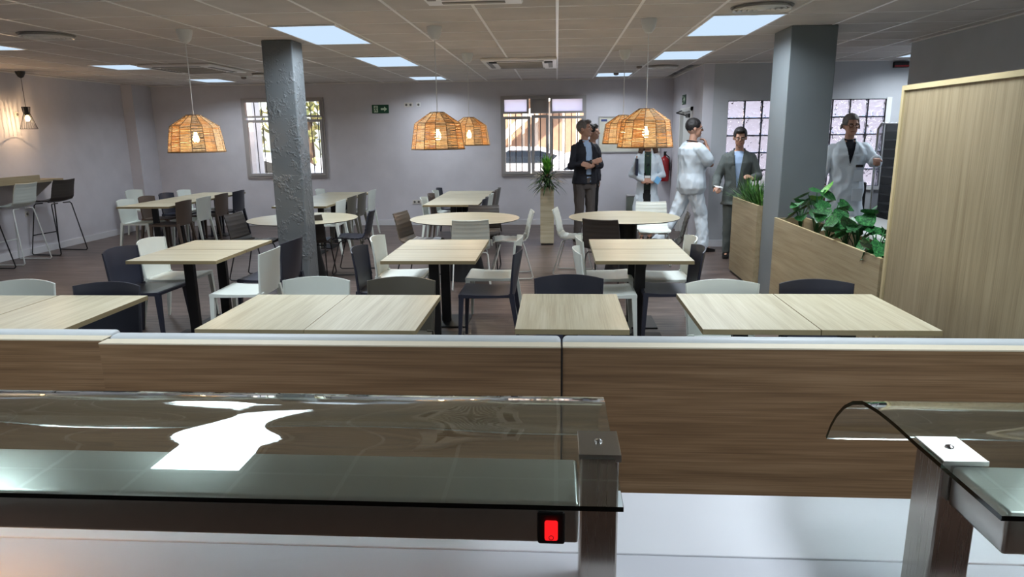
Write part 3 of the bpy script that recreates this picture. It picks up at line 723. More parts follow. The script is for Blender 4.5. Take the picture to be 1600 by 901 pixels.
for x, y, fc, c, l in [(-6.63, 10.20, E_, 'white', 'white chair at the near left corner of the left back row'), (-6.65, 10.78, E_, 'brown', 'brown chair second on the left side of the left back row'), (-6.68, 11.41, E_, 'navy', 'navy chair third on the left side of the left back row'), (-6.72, 12.05, E_, 'white', 'white chair last on the left side of the left back row'),
                       (-5.62, 10.04, W_, 'brown', 'brown chair nearest on the right side of the left back row'), (-5.62, 10.64, W_, 'white', 'white chair between two brown ones at the left back row'), (-5.62, 11.24, W_, 'brown', 'brown chair behind the white one at the left back row'), (-5.62, 11.87, W_, 'navy', 'navy chair last on the right side of the left back row'),
                       (-7.72, 12.15, E_ - .1, 'white', 'pale chair standing alone by the corner pilaster'),
                       (-3.19, 10.00, W_, 'white', 'white chair nearest on the right side of the row behind the pillar'), (-3.21, 10.63, W_, 'taupe', 'taupe chair second on the right side of the row behind the pillar'), (-3.21, 11.2, W_, 'taupe', 'taupe chair third on the right side of the row behind the pillar'), (-3.22, 11.86, W_, 'white', 'white chair last on the right side of the row behind the pillar'),
                       (-4.20, 12.03, E_, 'white', 'white chair last on the left side of the row behind the pillar'),
                       (-1.99, 10.28, E_, 'white', 'white chair nearest on the left side of the middle back row'), (-2.00, 10.95, E_, 'brown', 'brown chair second on the left side of the middle back row'), (-2.03, 11.52, E_, 'white', 'white chair third on the left side of the middle back row'), (-2.06, 12.08, E_, 'navy', 'navy chair last on the left side of the middle back row'),
                       (-1.08, 10.24, W_, 'navy', 'navy chair nearest on the right side of the middle back row'), (-1.06, 10.88, W_, 'white', 'white chair second on the right side of the middle back row'), (-1.05, 11.5, W_, 'brown', 'brown chair third on the right side of the middle back row'), (-1.04, 12.05, W_, 'taupe', 'taupe chair last on the right side of the middle back row')]:
    chair(x, y, fc, c, l, g)
for a in [(.46, 7.42, R(68), 'dark', 'dark chair with its back to the camera at the right round table'), (1.27, 9.40, S, 'white', 'white ribbed chair at the far side of the right round table'),
          (-.04, 8.55, R(-8), 'white', 'white ribbed chair left of the right round table'), (1.52, 7.95, R(172), 'dark', 'dark chair right of the right round table by the walking man'),
          (-.94, 7.41, R(98), 'grey', 'pale grey chair with its back to the camera at the middle round table'), (-.96, 9.02, S, 'dark', 'dark taupe chair at the far side of the middle round table'),
          (-1.92, 8.24, R(-12), 'bronze', 'bronze ribbed chair left of the middle round table'), (-.28, 8.32, R(186), 'white', 'white ribbed chair right of the middle round table'),
          (-3.99, 8.18, R(-6), 'dark', 'dark ribbed chair left of the left round table'), (-2.31, 8.55, R(184), 'navy', 'navy chair right of the left round table'), (-2.99, 7.95, R(96), 'dark', 'dark chair almost hidden behind the knobbly pillar')]:
    shell_chair(*a)
stool(-7.66, 9.22, W_, 'white', 'pale grey bar stool with white legs'); stool(-7.68, 10.03, W_ - .1, 'dark', 'dark brown bar stool farthest along the shelf'); stool(-7.60, 8.46, W_, 'dark', 'dark bar stool cut by the left photo edge')
# wall bar shelf
r = thing('bar_shelf', 'long oak bar shelf fixed to the left wall', 'shelf', (XL, 8, 0))
MB().box(0, .42, -3.0, 2.20, 1.10, 1.135).obj('shelf_top', M['oaky'], r)
MB().box(.395, .42, -3.0, 1.72, 1.135, 1.21).obj('front_board', M['oaky'], r)
for y in (-2.6, -.8, 1.0, 2.05): MB().box(0, .03, y - .02, y + .02, .82, 1.10).prism([(.03, 1.1), (.34, 1.1), (.34, 1.08), (.03, .84)], y - .004, y + .004, 'xz').obj('bracket', M['white_paint'], r)

# ------------------------------------------------------------------ banquette benches
def bench(x0, x1, y, z, label):
    r = thing('banquette_bench', label, 'bench', ((x0 + x1) / 2, y, 0), 0, 'banquette benches with oak backs'); hw = (x1 - x0) / 2 - .004
    MB().box(-hw, hw, 0, .022, 0, z - .006).obj('back_panel', M['bench'], r)
    MB().box(hw, hw + .0075, .004, .05, 0, z - .008).obj('joint_shade_strip', M['black'], r)  # added black strip stands in for shade in the gap between benches
    MB().box(-hw, hw, -.001, .062, z - .006, z).obj('top_edge', M['benchtop_lit'], r)
    MB().box(-hw, hw, .062, .135, .42, z + .012, .02, 3).obj('back_cushion', M['cushion'], r, True)
    MB().box(-hw, hw, .135, .56, .40, .46, .02, 3).obj('seat_cushion', M['cushion'], r, True)
    MB().box(-hw + .02, hw - .02, .022, .50, .02, .40).obj('bench_base', M['bench'], r)
bench(-4.3, -1.93, 2.69, .882, 'left banquette bench, its back set slightly behind the others')
bench(-1.93, .022, 2.65, .880, 'middle banquette bench between two joints')
bench(.022, 2.16, 2.66, .878, 'right banquette bench running to the wood partition')

# ------------------------------------------------------------------ servery counter
r = thing('serving_counter', 'white solid-surface serving counter in the foreground', 'counter', (0, 1.0, 0))
MB().box(-3.2, 2.2, .23, .47, .86, .90, .0015).obj('outer_ledge', M['counter'], r)
MB().box(-3.2, 2.2, -.02, .2298, .855, .8975, .001).obj('inner_worktop', M['counter2'], r)
MB().box(-3.2, 2.2, -.55, -.021, .84, .885, .002).obj('hot_plate', plain('brown_black_plate', (74, 58, 50), .4), r)
MB().box(-3.15, 2.15, -.5, .40, .1, .84).obj('cabinet_body', M['white_paint'], r)
def guard(x0, x1, post_x, cut, label, beam):
    r = thing('food_guard', label, 'sneeze guard', (0, 0, .9), 0, 'glass and steel food guards on the counter')
    # curved sheet
    prof = [(.925, .280), (1.00, .280), (1.08, .280)] + [(1.10 + .01 * q, .280) for q in range(22)] + [(1.33, .279), (1.38, .271), (1.425, .252), (1.465, .225), (1.50, .190), (1.525, .155), (1.545, .115)]
    rows_t = []; rows_b = []
    nx = 90
    for k, (y, z) in enumerate(prof):
        a = prof[max(0, k - 1)]; c = prof[min(len(prof) - 1, k + 1)]
        n_ = Vector((0, -(c[1] - a[1]), c[0] - a[0])).normalized()
        wg = max(0, min(1, (y - 1.10) / .12)) * (1 if y < 1.36 else .3)
        wob = lambda x: wg * (.0022 * math.sin(x * 7 + 1.2) * math.sin((y - 1.1) * 30) + .0008 * math.sin(x * 15 + y * 20))
        rows_t.append([Vector((x0 + (x1 - x0) * i / nx, y, z)) + n_ * wob(x0 + (x1 - x0) * i / nx) for i in range(nx + 1)])
        rows_b.append([p - n_ * .008 for p in rows_t[-1]])
    mb = MB()
    A = [[mb.bm.verts.new(p) for p in q] for q in rows_t]; B_ = [[mb.bm.verts.new(p) for p in q] for q in rows_b]
    for V_ in (A, B_):
        for a, c in zip(V_, V_[1:]):
            for i in range(nx): mb.bm.faces.new((a[i], a[i + 1], c[i + 1], c[i]))
    for k in range(len(prof) - 1):
        for i in (0, nx): mb.bm.faces.new((A[k][i], A[k + 1][i], B_[k + 1][i], B_[k][i])).material_index = 1
    for k in (0, -1):
        for i in range(nx): mb.bm.faces.new((A[k][i], A[k][i + 1], B_[k][i + 1], B_[k][i])).material_index = 1
    o = mb.obj('glass_sheet', [M['guard_glass'], M['glass_edge']], r, True)
    for px in post_x:
        MB().box(px - .033, px + .033, 1.09, 1.175, 0, .271, .003).obj('post', M['steelz'], r)
        MB().box(px - .036, px + .036, 1.085, 1.18, .2815, .2850, .001).box(px - .036, px + .036, 1.083, 1.086, .272, .285).obj('clamp_plate', M['steelx'], r)
        MB().lathe([(.007, .285), (.0065, .288), (.003, .290), (.001, .2895)], 14, (px, 1.135, 0)).obj('screw', M['chrome'], r, True)
    bx0, bx1 = beam
    MB().box(bx0, bx1, .942, 1.088, .205, .270, .007, 3).obj('heat_lamp_housing', M['steelx'], r, True)
    n = 4; step = (bx1 - bx0) / n
    tubes = MB()
    for k in range(n):
        cx = bx0 + step * (k + .5)
        tubes.tube([(cx - step * .35, 1.015, .198), (cx + step * .35, 1.015, .198)], .006, 8)
    tubes.obj('heating_element', emis('warm_element', (255, 150, 70), 2.5), r)
    return r
g1 = guard(-2.6, .10, [-2.4, .075], None, 'left food guard with curved glass and a red switch', (-2.44, .036))
sw = MB().box(-.028, .014, .935, .943, .208, .262, .004, 2).obj('switch_housing', M['black'], g1)
MB().box(-.017, .003, .928, .936, .218, .250, .003, 2).obj('red_rocker', emis('red_lit_switch', (214, 24, 28), 1.0), sw)
mb = MB(); mb.tube([(-.007 + .0035 * math.cos(2 * PI * i / 14), .9275, .2245 + .0035 * math.sin(2 * PI * i / 14)) for i in range(15)], .0005, 5)
mb.obj('off_mark', M['lip'], sw)
guard(.635, 2.2, [.675, 2.05], None, 'right food guard showing the end of its curved glass', (.655, 2.15))
# warm light of the heat lamps on the counter
for x in (-1.9, -1.2):
    ld = bpy.data.lights.new('heat_light', 'AREA'); ld.shape = 'RECTANGLE'; ld.size = .4; ld.size_y = .02; ld.energy = .5; ld.color = (1, .5, .2)
    lo = bpy.data.objects.new('heat_light', ld); COL.objects.link(lo); lo.parent = g1; lo.location = (x, 1.015, .19)

# ------------------------------------------------------------------ right side joinery
r = thing('wood_partition', 'tall oak-laminate partition with a pale framed edge', 'partition', (2.18, 3.65, 0))
MB().box(0, .05, -1.0, .975, 0, 1.965).obj('panel', M['oakz'], r)
MB().box(-.012, .062, .955, .985, 0, 1.985).box(-.012, .062, -1.0, .955, 1.955, 1.985).obj('edge_frame', M['oakrim'], r)
def planter(y0, y1, h, label, join=()):
    r = thing('planter_box', label, 'planter', (2.16, (y0 + y1) / 2, 0), 0, 'oak planter boxes under and beside the pillar'); hy = (y1 - y0) / 2; w_ = .30
    mb = MB(); t = .018
    mb.box(0, t, -hy, hy, .03, h).box(w_ - t, w_, -hy, hy, .03, h).box(t, w_ - t, -hy, -hy + t, .03, h).box(t, w_ - t, hy - t, hy, .03, h).box(t, w_ - t, -hy + t, hy - t, .03, h - .22)
    mb.obj('box', M['oaky'], r)
    MB().box(-.001, t + .001, -hy, hy, h, h + .004).box(w_ - t, w_, -hy, hy, h, h + .004).obj('rim', M['oakrim'], r)
    MB().box(.02, w_ - .02, -hy + .02, hy - .02, 0, .03).obj('plinth', M['black'], r)
    return r
planter(7.55, 8.62, .93, 'short oak planter behind the smooth pillar holding grassy plants')
planter(4.66, 6.95, .875, 'long oak planter holding broad-leaved plants, beside the partition')
r = thing('worktop_unit', 'white worktop behind the long planter', 'counter', (2.96, 6.0, 0))
MB().box(-.3, .32, -1.4, 1.32, .80, .84).obj('worktop', M['white_paint'], r); MB().box(-.27, .28, -1.35, 1.28, 0, .80).obj('cabinet', M['oakz'], r)
r = thing('tower_planter', 'slim tall oak planter column by the window', 'planter', (-.15, 10.82, 0))
MB().box(-.105, .105, -.1, .1, .025, .90).obj('box', M['oakx'], r); MB().box(-.095, .095, -.09, .09, 0, .025).obj('plinth', M['black'], r)

# ------------------------------------------------------------------ plants
def blade_add(mb, base_, d, up, L, w_, droop, n=5):
    p = Vector(base_); side = Vector((-d.y, d.x, 0)).normalized(); dirv = (d * (1 - up) + Vector((0, 0, up))).normalized(); prev = None
    for k in range(n + 1):
        t = k / n; ww = w_ * (1 - t) ** .6 * (.55 + .45 * math.sin(min(1, t * 2) * PI / 2))
        a, b_ = mb.bm.verts.new(p - side * ww / 2), mb.bm.verts.new(p + side * ww / 2)
        if prev: mb.bm.faces.new((prev[0], prev[1], b_, a))
        prev = (a, b_); dirv = (dirv + Vector((0, 0, -droop / n))).normalized(); p = p + dirv * L / n
r = thing('potted_plant', 'spiky dracaena with a lime green heart on the slim column', 'plant', (-.15, 10.82, .905))
rn = random.Random(5)
leafm = MB()
for k in range(150):
    a = rn.uniform(0, 2 * PI); up = rn.uniform(.0, .62); blade_add(leafm, (.02 * math.cos(a), .02 * math.sin(a), rn.uniform(.0, .2)), Vector((math.cos(a), math.sin(a), 0)), up, rn.uniform(.26, .42), .034, rn.uniform(.5, 1.4))
o = leafm.obj('foliage', M['dracaena'], r); o['kind'] = 'stuff'
lm = MB()
for k in range(60):
    a = rn.uniform(0, 2 * PI); blade_add(lm, (.02 * math.cos(a), .02 * math.sin(a), rn.uniform(.18, .29)), Vector((math.cos(a), math.sin(a), 0)), rn.uniform(.6, .93), rn.uniform(.15, .24), .05, .5)
o = lm.obj('heart_leaves', M['leaf_lime'], r); o['kind'] = 'stuff'; o['label'] = 'lime green heart leaves'
MB().tube([(0, 0, -.03), (0, 0, .2)], .018, 8).obj('stem', M['rattan_rib'], r)
for q, (px, py) in enumerate([(2.31, 7.92), (2.30, 8.17), (2.31, 8.42)]):
    r = thing('potted_plant', ('grassy plant nearest the smooth pillar in the short planter', 'grassy plant in the middle of the short planter', 'grassy plant at the far end of the short planter')[q], 'plant', (px, py, .72), 0, 'grassy plants in the short planter')
    MB().lathe([(.06, 0), (.075, .14), (.07, .14), (.065, .12)], 16).obj('pot', M['pot'], r, True)
    mb = MB()
    for k in range(110):
        a = rn.uniform(0, 2 * PI); blade_add(mb, (.035 * math.cos(a), .035 * math.sin(a), .12), Vector((math.cos(a), math.sin(a), 0)), rn.uniform(.45, .95), rn.uniform(.26, .44), .014, rn.uniform(.2, 1.0))
    o = mb.obj('foliage', M['blade'], r); o['kind'] = 'stuff'
def leaf_mesh(notch=False, mat='leaf'):
    mb = MB(); out = [(0, 0), (.32, -.10), (.52, .12), (.50, .42), (.32, .74), (0, 1.0)]
    mid = [mb.bm.verts.new((0, y, -.10 * math.sin(y * PI * .9) + .02)) for y in (0, .12, .38, .66, .9, 1.0)]
    for sg in (-1, 1):
        ed = []
        for k, (x, y) in enumerate(out[1:5]):
            xx = x * (.62 if (notch and k in (1, 3)) else 1)
            ed.append(mb.bm.verts.new((sg * xx, y, .07 - .16 * y * y)))
        mb.bm.faces.new((mid[0], ed[0], mid[1])); mb.bm.faces.new((mid[1], ed[0], ed[1], mid[2])); mb.bm.faces.new((mid[2], ed[1], ed[2], mid[3])); mb.bm.faces.new((mid[3], ed[2], ed[3], mid[4])); mb.bm.faces.new((mid[4], ed[3], mid[5]))
    me = mb.mesh('leaf', M[mat]); me.polygons.foreach_set('use_smooth', [True] * len(me.polygons)); return me
LM = [leaf_mesh(), leaf_mesh(True), leaf_mesh(False, 'leaf_lime')]
spots = [(2.30, 6.62, .30, 0), (2.31, 6.25, .40, 2), (2.29, 5.92, .34, 0), (2.32, 5.62, .27, 0), (2.29, 5.34, .31, 0), (2.31, 5.05, .22, 1), (2.27, 4.85, .20, 1)]
names = ['broad-leaved plant next to the smooth pillar', 'tall broad-leaved plant with a lime upright leaf', 'variegated broad-leaved plant third from the pillar', 'low broad-leaved plant in the middle of the long planter', 'bushy dark-leaved plant right of the planter middle', 'split-leaf plant second from the partition', 'low split-leaf plant touching the partition']
for q, (px, py, hh, kd) in enumerate(spots):
    r = thing('potted_plant', names[q], 'plant', (px, py, .655), 0, 'broad-leaved plants in the long planter')
    MB().lathe([(.055, 0), (.07, .13), (.065, .13), (.06, .11)], 16).obj('pot', M['pot'], r, True)
    st = MB(); n = 11
    for k in range(n):
        a = 2 * PI * k / n + rn.uniform(-.3, .3); rad = rn.uniform(.03, .09); z = .14 + hh * rn.uniform(.35, 1.0); 
        tip = Vector((rad * math.cos(a), rad * math.sin(a), z))
        st.tube([(0, 0, .11), (tip.x * .4, tip.y * .4, .11 + (z - .11) * .6), tip], .004, 5)
        lf = link('leaf', LM[1 if kd == 1 else (2 if (kd == 2 and k < 3) else 0)], r, tip)
        sz = rn.uniform(.10, .155); lf.scale = (sz, sz, sz)
        lf.rotation_euler = (rn.uniform(-1.0, -.1) if k % 3 else rn.uniform(.3, 1.1), rn.uniform(-.5, .5), a - PI / 2)
    st.obj('stems', M['leaf'], r)

# ------------------------------------------------------------------ small wall things
def exit_sign(loc, rz, label):
    r = thing('exit_sign', label, 'sign', loc, rz, 'green exit signs')
    MB().box(-.16, .16, -.012, 0, -.078, .078, .002).obj('sign_plate', M['sign_green'], r)
    MB().prism([(.01, .018), (.075, .018), (.075, .045), (.13, 0), (.075, -.045), (.075, -.018), (.01, -.018)], -.016, -.012).obj('arrow', M['sign_pale'], r)
    mb = MB(); mb.box(-.125, -.045, -.014, -.012, -.062, .062); mb.obj('doorway_field', M['sign_pale'], r)
    mb = MB(); y = -.017
    mb.ell((-.078, y, .043), (.010, .003, .010), None, 1)
    for a, b_ in (((-.085, .03), (-.092, -.005)), ((-.085, .028), (-.066, .012)), ((-.066, .012), (-.056, .022)), ((-.086, .028), (-.105, .02)), ((-.105, .02), (-.112, .004)), ((-.092, -.005), (-.072, -.02)), ((-.072, -.02), (-.074, -.045)), ((-.092, -.005), (-.1, -.028)), ((-.1, -.028), (-.118, -.036))):
        mb.tube([(a[0], y, a[1]), (b_[0], y, b_[1])], .0055, 5)
    mb.obj('running_figure', M['sign_green'], r)
exit_sign((-3.33, YB, 2.20), 0, 'green exit sign with running figure and arrow on the back wall')
exit_sign((XC, 12.05, 2.24), R(-90), 'green exit sign above the door in the side wall')
def socket(loc, rz, n, label, mat='socket'):
    r = thing('wall_socket', label, 'socket', loc, rz, 'wall sockets'); w_ = .04 * n
    MB().box(-w_, w_, -.01, 0, -.04, .04, .003).obj('cover_plate', M[mat], r)
    for k in range(n):
        cx = -w_ + .04 + .08 * k; MB().rings([[(cx + .022 * math.cos(a), yy, .022 * math.sin(a)) for a in (2 * PI * q / 16 for q in range(16))] for yy in (-.0105, -.013)]).obj('outlet', plain('socket_dark', (96, 92, 88), .5), r)
socket((-2.79, YB, 2.27), 0, 2, 'double wall socket high beside the exit sign'); socket((-2.60, YB, 2.27), 0, 1, 'single pale cover high on the back wall', 'white_paint')
socket((-2.71, YB, .45), 0, 2, 'double wall socket low on the back wall beside the white chair'); socket((XL, 9.87, .62), R(90), 1, 'wall socket low on the left wall below the bar shelf'); socket((XL, 10.0, 2.08), R(90), 1, 'pale cover plate behind the black cage pendant')
r = thing('notice_board', 'pale framed notice board behind the rear right lamp', 'board', (1.35, YB, 1.68))
MB().box(-.56, .56, -.012, 0, -.31, .31).obj('board_sheet', plain('cream_board', (206, 202, 188), .6), r)
mb = MB(); frame_rect(mb, -.58, .58, -.33, .33, -.022, 0, .02); mb.obj('board_frame', M['frame'], r)
MB().box(-.53, -.42, -.014, -.012, .24, .28).obj('blue_label', plain('blue_label', (60, 74, 128), .5), r)
tag(MB().box(1.50, 1.92, YB - .005, YB, 1.27, 1.42).obj('notice_sheet', M['paper']), 'white paper notice on the wall below the lamp', 'notice')
r = thing('fire_extinguisher', 'red fire extinguisher on the back wall by the corner', 'fire extinguisher', (2.0, YB - .1, .82))
MB().lathe([(.075, 0), (.085, .02), (.085, .38), (.06, .43), (.025, .45), (.025, .47)], 24).obj('cylinder', M['red'], r, True)
MB().box(-.02, .02, -.02, .02, .47, .53).box(-.02, .02, -.09, .02, .53, .545).tube([(0, -.02, .50), (.07, -.06, .44), (.09, -.05, .2)], .01, 6).obj('valve', M['black'], r)
r = thing('waste_bin', 'grey-green metal waste bin behind the woman in the white coat', 'bin', (1.42, 12.95, 0))
MB().box(-.12, .12, -.12, .12, 0, .56, .006).obj('bin_body', plain('grey_green_metal', (120, 126, 116), .5), r); MB().box(-.125, .125, -.125, .125, .56, .585, .006).obj('bin_lid', M['frame'], r)
r = thing('tray_trolley', 'tall steel tray trolley with dark shelves behind the partition', 'trolley', (4.25, 9.55, 0))
MB().tube([(-.14, -.25, .15), (-.14, -.25, 1.72), (-.10, -.25, 1.79), (.12, -.25, 1.79), (.16, -.25, 1.72), (.16, -.25, .15)], .016, 8).obj('front_hoop', M['chrome'], r)
MB().box(-.125, .145, -.252, -.248, .2, 1.77).obj('smoky_panel', M['smoke'], r)
for k in range(13):
    MB().box(.17, .75, -.25, .25, .25 + k * .12, .262 + k * .12).obj('shelf', plain('dark_shelf', (70, 70, 72), .4), r)
MB().box(.17, .75, .22, .25, .2, 1.78).box(.72, .75, -.25, .25, .2, 1.78).obj('trolley_back', plain('dark_trolley_panel', (48, 48, 50), .5), r)
for x in (-.12, .7):
    for y in (-.22, .22): MB().lathe([(.03, 0), (.035, .03), (.03, .06)], 12, (x, y, 0)).tube([(x, y, .05), (x, y, .2)], .01, 6).obj('castor', M['black'], r, True)
tag(MB().box(3.93, 4.32, 9.95, 10.0, 0, 1.0, .01).obj('dark_board', plain('dark_grey_board', (52, 52, 56), .6)), 'dark grey upright board beside the tray trolley', 'board')
r = thing('cupboard', 'dark red-brown cupboard behind the doctor', 'cupboard', (3.86, 10.25, 0))
MB().box(-.16, .16, -.15, .15, .03, .93, .004).obj('cupboard_body', plain('red_brown_wood', (84, 52, 44), .5), r); MB().box(-.15, .15, -.165, -.15, .08, .9, .003).obj('door', plain('red_brown_door', (92, 56, 46), .5), r)
r = thing('alarm_box', 'small dark box with a red stripe under the ceiling in the alcove', 'alarm', (4.87, YF, 2.60))
MB().box(-.10, .10, -.06, 0, -.03, .05, .004).obj('alarm_body', M['shoe'], r); MB().box(-.10, .10, -.063, -.06, -.02, .0).obj('red_stripe', M['red'], r)

# ------------------------------------------------------------------ people
def remesh(mb, voxel, smooth_it=3, wrinkle=0, wscale=9, seed=0, cut=None):
    bmesh.ops.recalc_face_normals(mb.bm, faces=mb.bm.faces)
    me = bpy.data.meshes.new('tmp'); mb.bm.to_mesh(me); mb.bm.free()
    o = bpy.data.objects.new('tmp', me); COL.objects.link(o)
    md = o.modifiers.new('r', 'REMESH'); md.mode = 'VOXEL'; md.voxel_size = voxel
    if smooth_it: s_ = o.modifiers.new('s', 'SMOOTH'); s_.factor = .5; s_.iterations = smooth_it
    dg = bpy.context.evaluated_depsgraph_get(); dg.update()
    ev = o.evaluated_get(dg); out = bpy.data.meshes.new_from_object(ev)
    bpy.data.objects.remove(o); bpy.data.meshes.remove(me)
    bm = bmesh.new(); bm.from_mesh(out)
    if wrinkle:
        bm.normal_update()
        for v in bm.verts:
            p = v.co; n_ = noise.noise(Vector((p.x * wscale, p.y * wscale, p.z * wscale * .55)) + Vector((seed, seed, seed)))
            n2 = noise.noise(Vector((p.x * wscale * 2.2, p.y * wscale * 2.2, p.z * wscale * 1.6 + seed)))
            v.co = p + v.normal * (wrinkle * (abs(n_) * -2 + .5 + .5 * n2))
    if cut:
        dl = [f_ for f_ in bm.faces if cut(f_.calc_center_median())]
        bmesh.ops.delete(bm, geom=dl, context='FACES')
    bm.to_mesh(out); bm.free()
    out.polygons.foreach_set('use_smooth', [True] * len(out.polygons))
    return out
def ering(cx, cy, z, rx, ry, n=20, p=2.4):
    out = []
    for i in range(n):
        a = 2 * PI * i / n; c, s_ = math.cos(a), math.sin(a)
        out.append((cx + rx * math.copysign(abs(c) ** (2 / p), c), cy + ry * math.copysign(abs(s_) ** (2 / p), s_), z))
    return out
def limb(mb, pts, rads):
    mb.tube(pts, list(rads), 12)
    for p, r_ in zip(pts, rads): mb.ell(p, (r_, r_, r_))
TOR = [(.80, .13, .09, 0), (.88, .168, .115, 0), (.97, .165, .112, 0), (1.08, .145, .100, .005), (1.20, .155, .105, .008), (1.33, .178, .115, .005), (1.41, .172, .098, -.005), (1.455, .140, .082, -.01), (1.485, .10, .07, -.012), (1.51, .06, .058, -.01)]
def torso(mb, grow, z0, z1, flare=0, female=False, lean=None):
    rs = []
    tz = [t for t in TOR if z0 <= t[0] <= z1]
    if z0 < .80:
        n = 5
        for k in range(n): z = z0 + (.80 - z0) * k / n; q = 1 - k / n; rs.append(ering(0, 0, z, .165 + grow + flare * q, .112 + grow + flare * q * .8))
    for z, rx, ry, cy in tz:
        if z <= .80 and z0 < .8: rx, ry = .165, .112
        g_ = grow * (1 if z < 1.45 else .4); sx = (.90 if female else 1)
        rs.append(ering(0, cy, z, rx * sx + g_, ry + g_))
    mb.rings(rs)
def hand(mb, w_, d, up, curl=.5, sgn=1):
    d = Vector(d).normalized(); up = Vector(up); up = (up - d * up.dot(d)).normalized(); s_ = d.cross(up) * sgn; w_ = Vector(w_)
    # palm lies in the plane of d and s_; up is its back
    for k in (-1.5, -.5, .5, 1.5): mb.tube([w_ - d * .01 + s_ * k * .012, w_ + d * .085 + s_ * k * .02], [.016, .0125], 8)
    for k, L in ((-1.5, .062), (-.5, .074), (.5, .078), (1.5, .07)):
        p = w_ + d * .085 + s_ * k * .02; a = curl; pts = [p]; dirv = d
        for q, f_ in enumerate((.45, .32, .23)):
            dirv = (dirv * math.cos(a) - up * math.sin(a)).normalized() if q else (d * math.cos(a * .6) - up * math.sin(a * .6))
            p = p + dirv * L * f_ * 1.1; pts.append(p)
            n_ = dirv.cross(s_ * sgn)
        mb.tube(pts, [.0095, .009, .0085, .007], 8)
    p0 = w_ + d * .025 + s_ * .028; p1 = p0 + (d * .7 + s_ * .6 - up * .3).normalized() * .036; p2 = p1 + (d * .9 + s_ * .1 - up * .4).normalized() * .03
    mb.tube([p0 - s_ * .01, p1, p2], [.014, .011, .009], 8)
def person(label, loc, face, H, P_):
    s_ = H / 1.78
    root = thing('person', label, 'person', loc, face - PI / 2)
    female = P_.get('female', False)
    J = dict(shR=(.172, 0, 1.410), shL=(-.172, 0, 1.410), elR=(.235, -.02, 1.14), elL=(-.235, -.02, 1.14), wrR=(.25, .06, .90), wrL=(-.25, .06, .90),
             hipR=(.088, 0, .90), hipL=(-.088, 0, .90), knR=(.095, .02, .50), knL=(-.095, .02, .50), anR=(.10, 0, .085), anL=(-.10, 0, .085))
    J.update(P_.get('J', {})); J = {k: Vector(v) for k, v in J.items()}
    hd = P_.get('head', (0, 0, 0))   # yaw, pitch, shift y
    HM = Matrix.Translation((0, P_.get('headfwd', .0), 0)) @ Matrix.Translation((0, 0, 1.54)) @ Matrix.Rotation(hd[0], 4, 'Z') @ Matrix.Rotation(hd[1], 4, 'X') @ Matrix.Scale(1.07, 4) @ Matrix.Translation((0, 0, -1.54))
    H3 = HM.to_3x3()
    def h(p): return HM @ Vector(p)
    def fin(name, me, mat, parent=root, solid=0):
        me.transform(Matrix.Scale(s_, 4)); me.name = name; me.materials.clear(); me.materials.append(mat)
        o = link(name, me, parent)
        if solid: md = o.modifiers.new('thickness', 'SOLIDIFY'); md.thickness = solid; md.offset = 1
        return o
    skin = M[P_.get('skin', 'skin')]
    # body
    mb = MB()
    torso(mb, -.004, .80, 1.52, 0, female)
    for a in 'RL':
        limb(mb, [J['sh' + a], J['el' + a], J['wr' + a]], (.050, .038, .027)); limb(mb, [J['hip' + a], J['kn' + a], J['an' + a]], (.075, .052, .038))
        mb.ell(J['an' + a] + Vector((0, .04, -.045)), (.035, .09, .03))
        d_ = P_.get('hd' + a, J['wr' + a] - J['el' + a]); hand(mb, J['wr' + a], d_, P_.get('hu' + a, (0, 0, 1)), P_.get('curl' + a, .5), 1 if a == 'R' else -1)
    nk = h((0, .0, 1.58)); limb(mb, [(0, -.015, 1.45), nk], (.056, .052))
    mb.ell(h((0, -.008, 1.685)), (.074, .094, .098), H3, 3); mb.ell(h((0, .030, 1.620)), (.058, .062, .070), H3, 3); mb.ell(h((0, .070, 1.585)), (.025, .022, .022), H3)
    mb.tube([h((0, .085, 1.69)), h((0, .105, 1.655)), h((0, .106, 1.642))], [.009, .014, .013], 8)
    for sg in (-1, 1):
        mb.ell(h((sg * .077, -.008, 1.66)), (.010, .020, .032), H3); mb.ell(h((sg * .036, .066, 1.645)), (.018, .018, .018), H3); mb.ell(h((sg * .032, .078, 1.695)), (.024, .012, .010), H3)
    body = fin('body', remesh(mb, .0075, 2), skin)
    # face
    def face_bit(name, e, mat):
        o = e.obj(name, mat, body, True); o.data.transform(Matrix.Scale(s_, 4))
    for sg in (-1, 1):
        face_bit('eye', MB().ell(h((sg * .031, .084, 1.672)), (.011, .006, .0055), H3, 2), M['eyewhite'])
        face_bit('pupil', MB().ell(h((sg * .031, .0885, 1.672)), (.005, .003, .005), H3, 2), M['eye'])
        face_bit('eyebrow', MB().tube([h((sg * .013, .0915, 1.690)), h((sg * .03, .0945, 1.695)), h((sg * .05, .083, 1.690))], .0034, 6), M['eye'])
    e = MB(); e.tube([h((-.024, .084, 1.607)), h((-.01, .093, 1.610)), h((.01, .093, 1.610)), h((.024, .084, 1.607))], .005, 6); o = e.obj('mouth', M['lip'], body, True); o.data.transform(Matrix.Scale(s_, 4))
    if P_.get('glasses'):
        e = MB(); gm = P_['glasses']
        for sg in (-1, 1):
            e.tube([h((sg * .033 + .021 * math.cos(2 * PI * i / 14), .099, 1.672 + .016 * math.sin(2 * PI * i / 14))) for i in range(15)], .0022, 5); e.tube([h((sg * .054, .097, 1.674)), h((sg * .079, .0, 1.67))], .002, 5)
        e.tube([h((-.012, .101, 1.676)), h((.012, .101, 1.676))], .002, 5)
        if gm == 'dark': e.box(0, 0.0001, 0, .0001, 0, .0001)
        o = e.obj('glasses', M['eye'] if gm == 'dark' else M['bronze_shell'], body); o.data.transform(Matrix.Scale(s_, 4))
    # hair
    mb = MB(); hs = P_.get('hair', 'short')
    mb.ell(h((0, -.020, 1.705)), (.083, .098, .093), H3, 3)
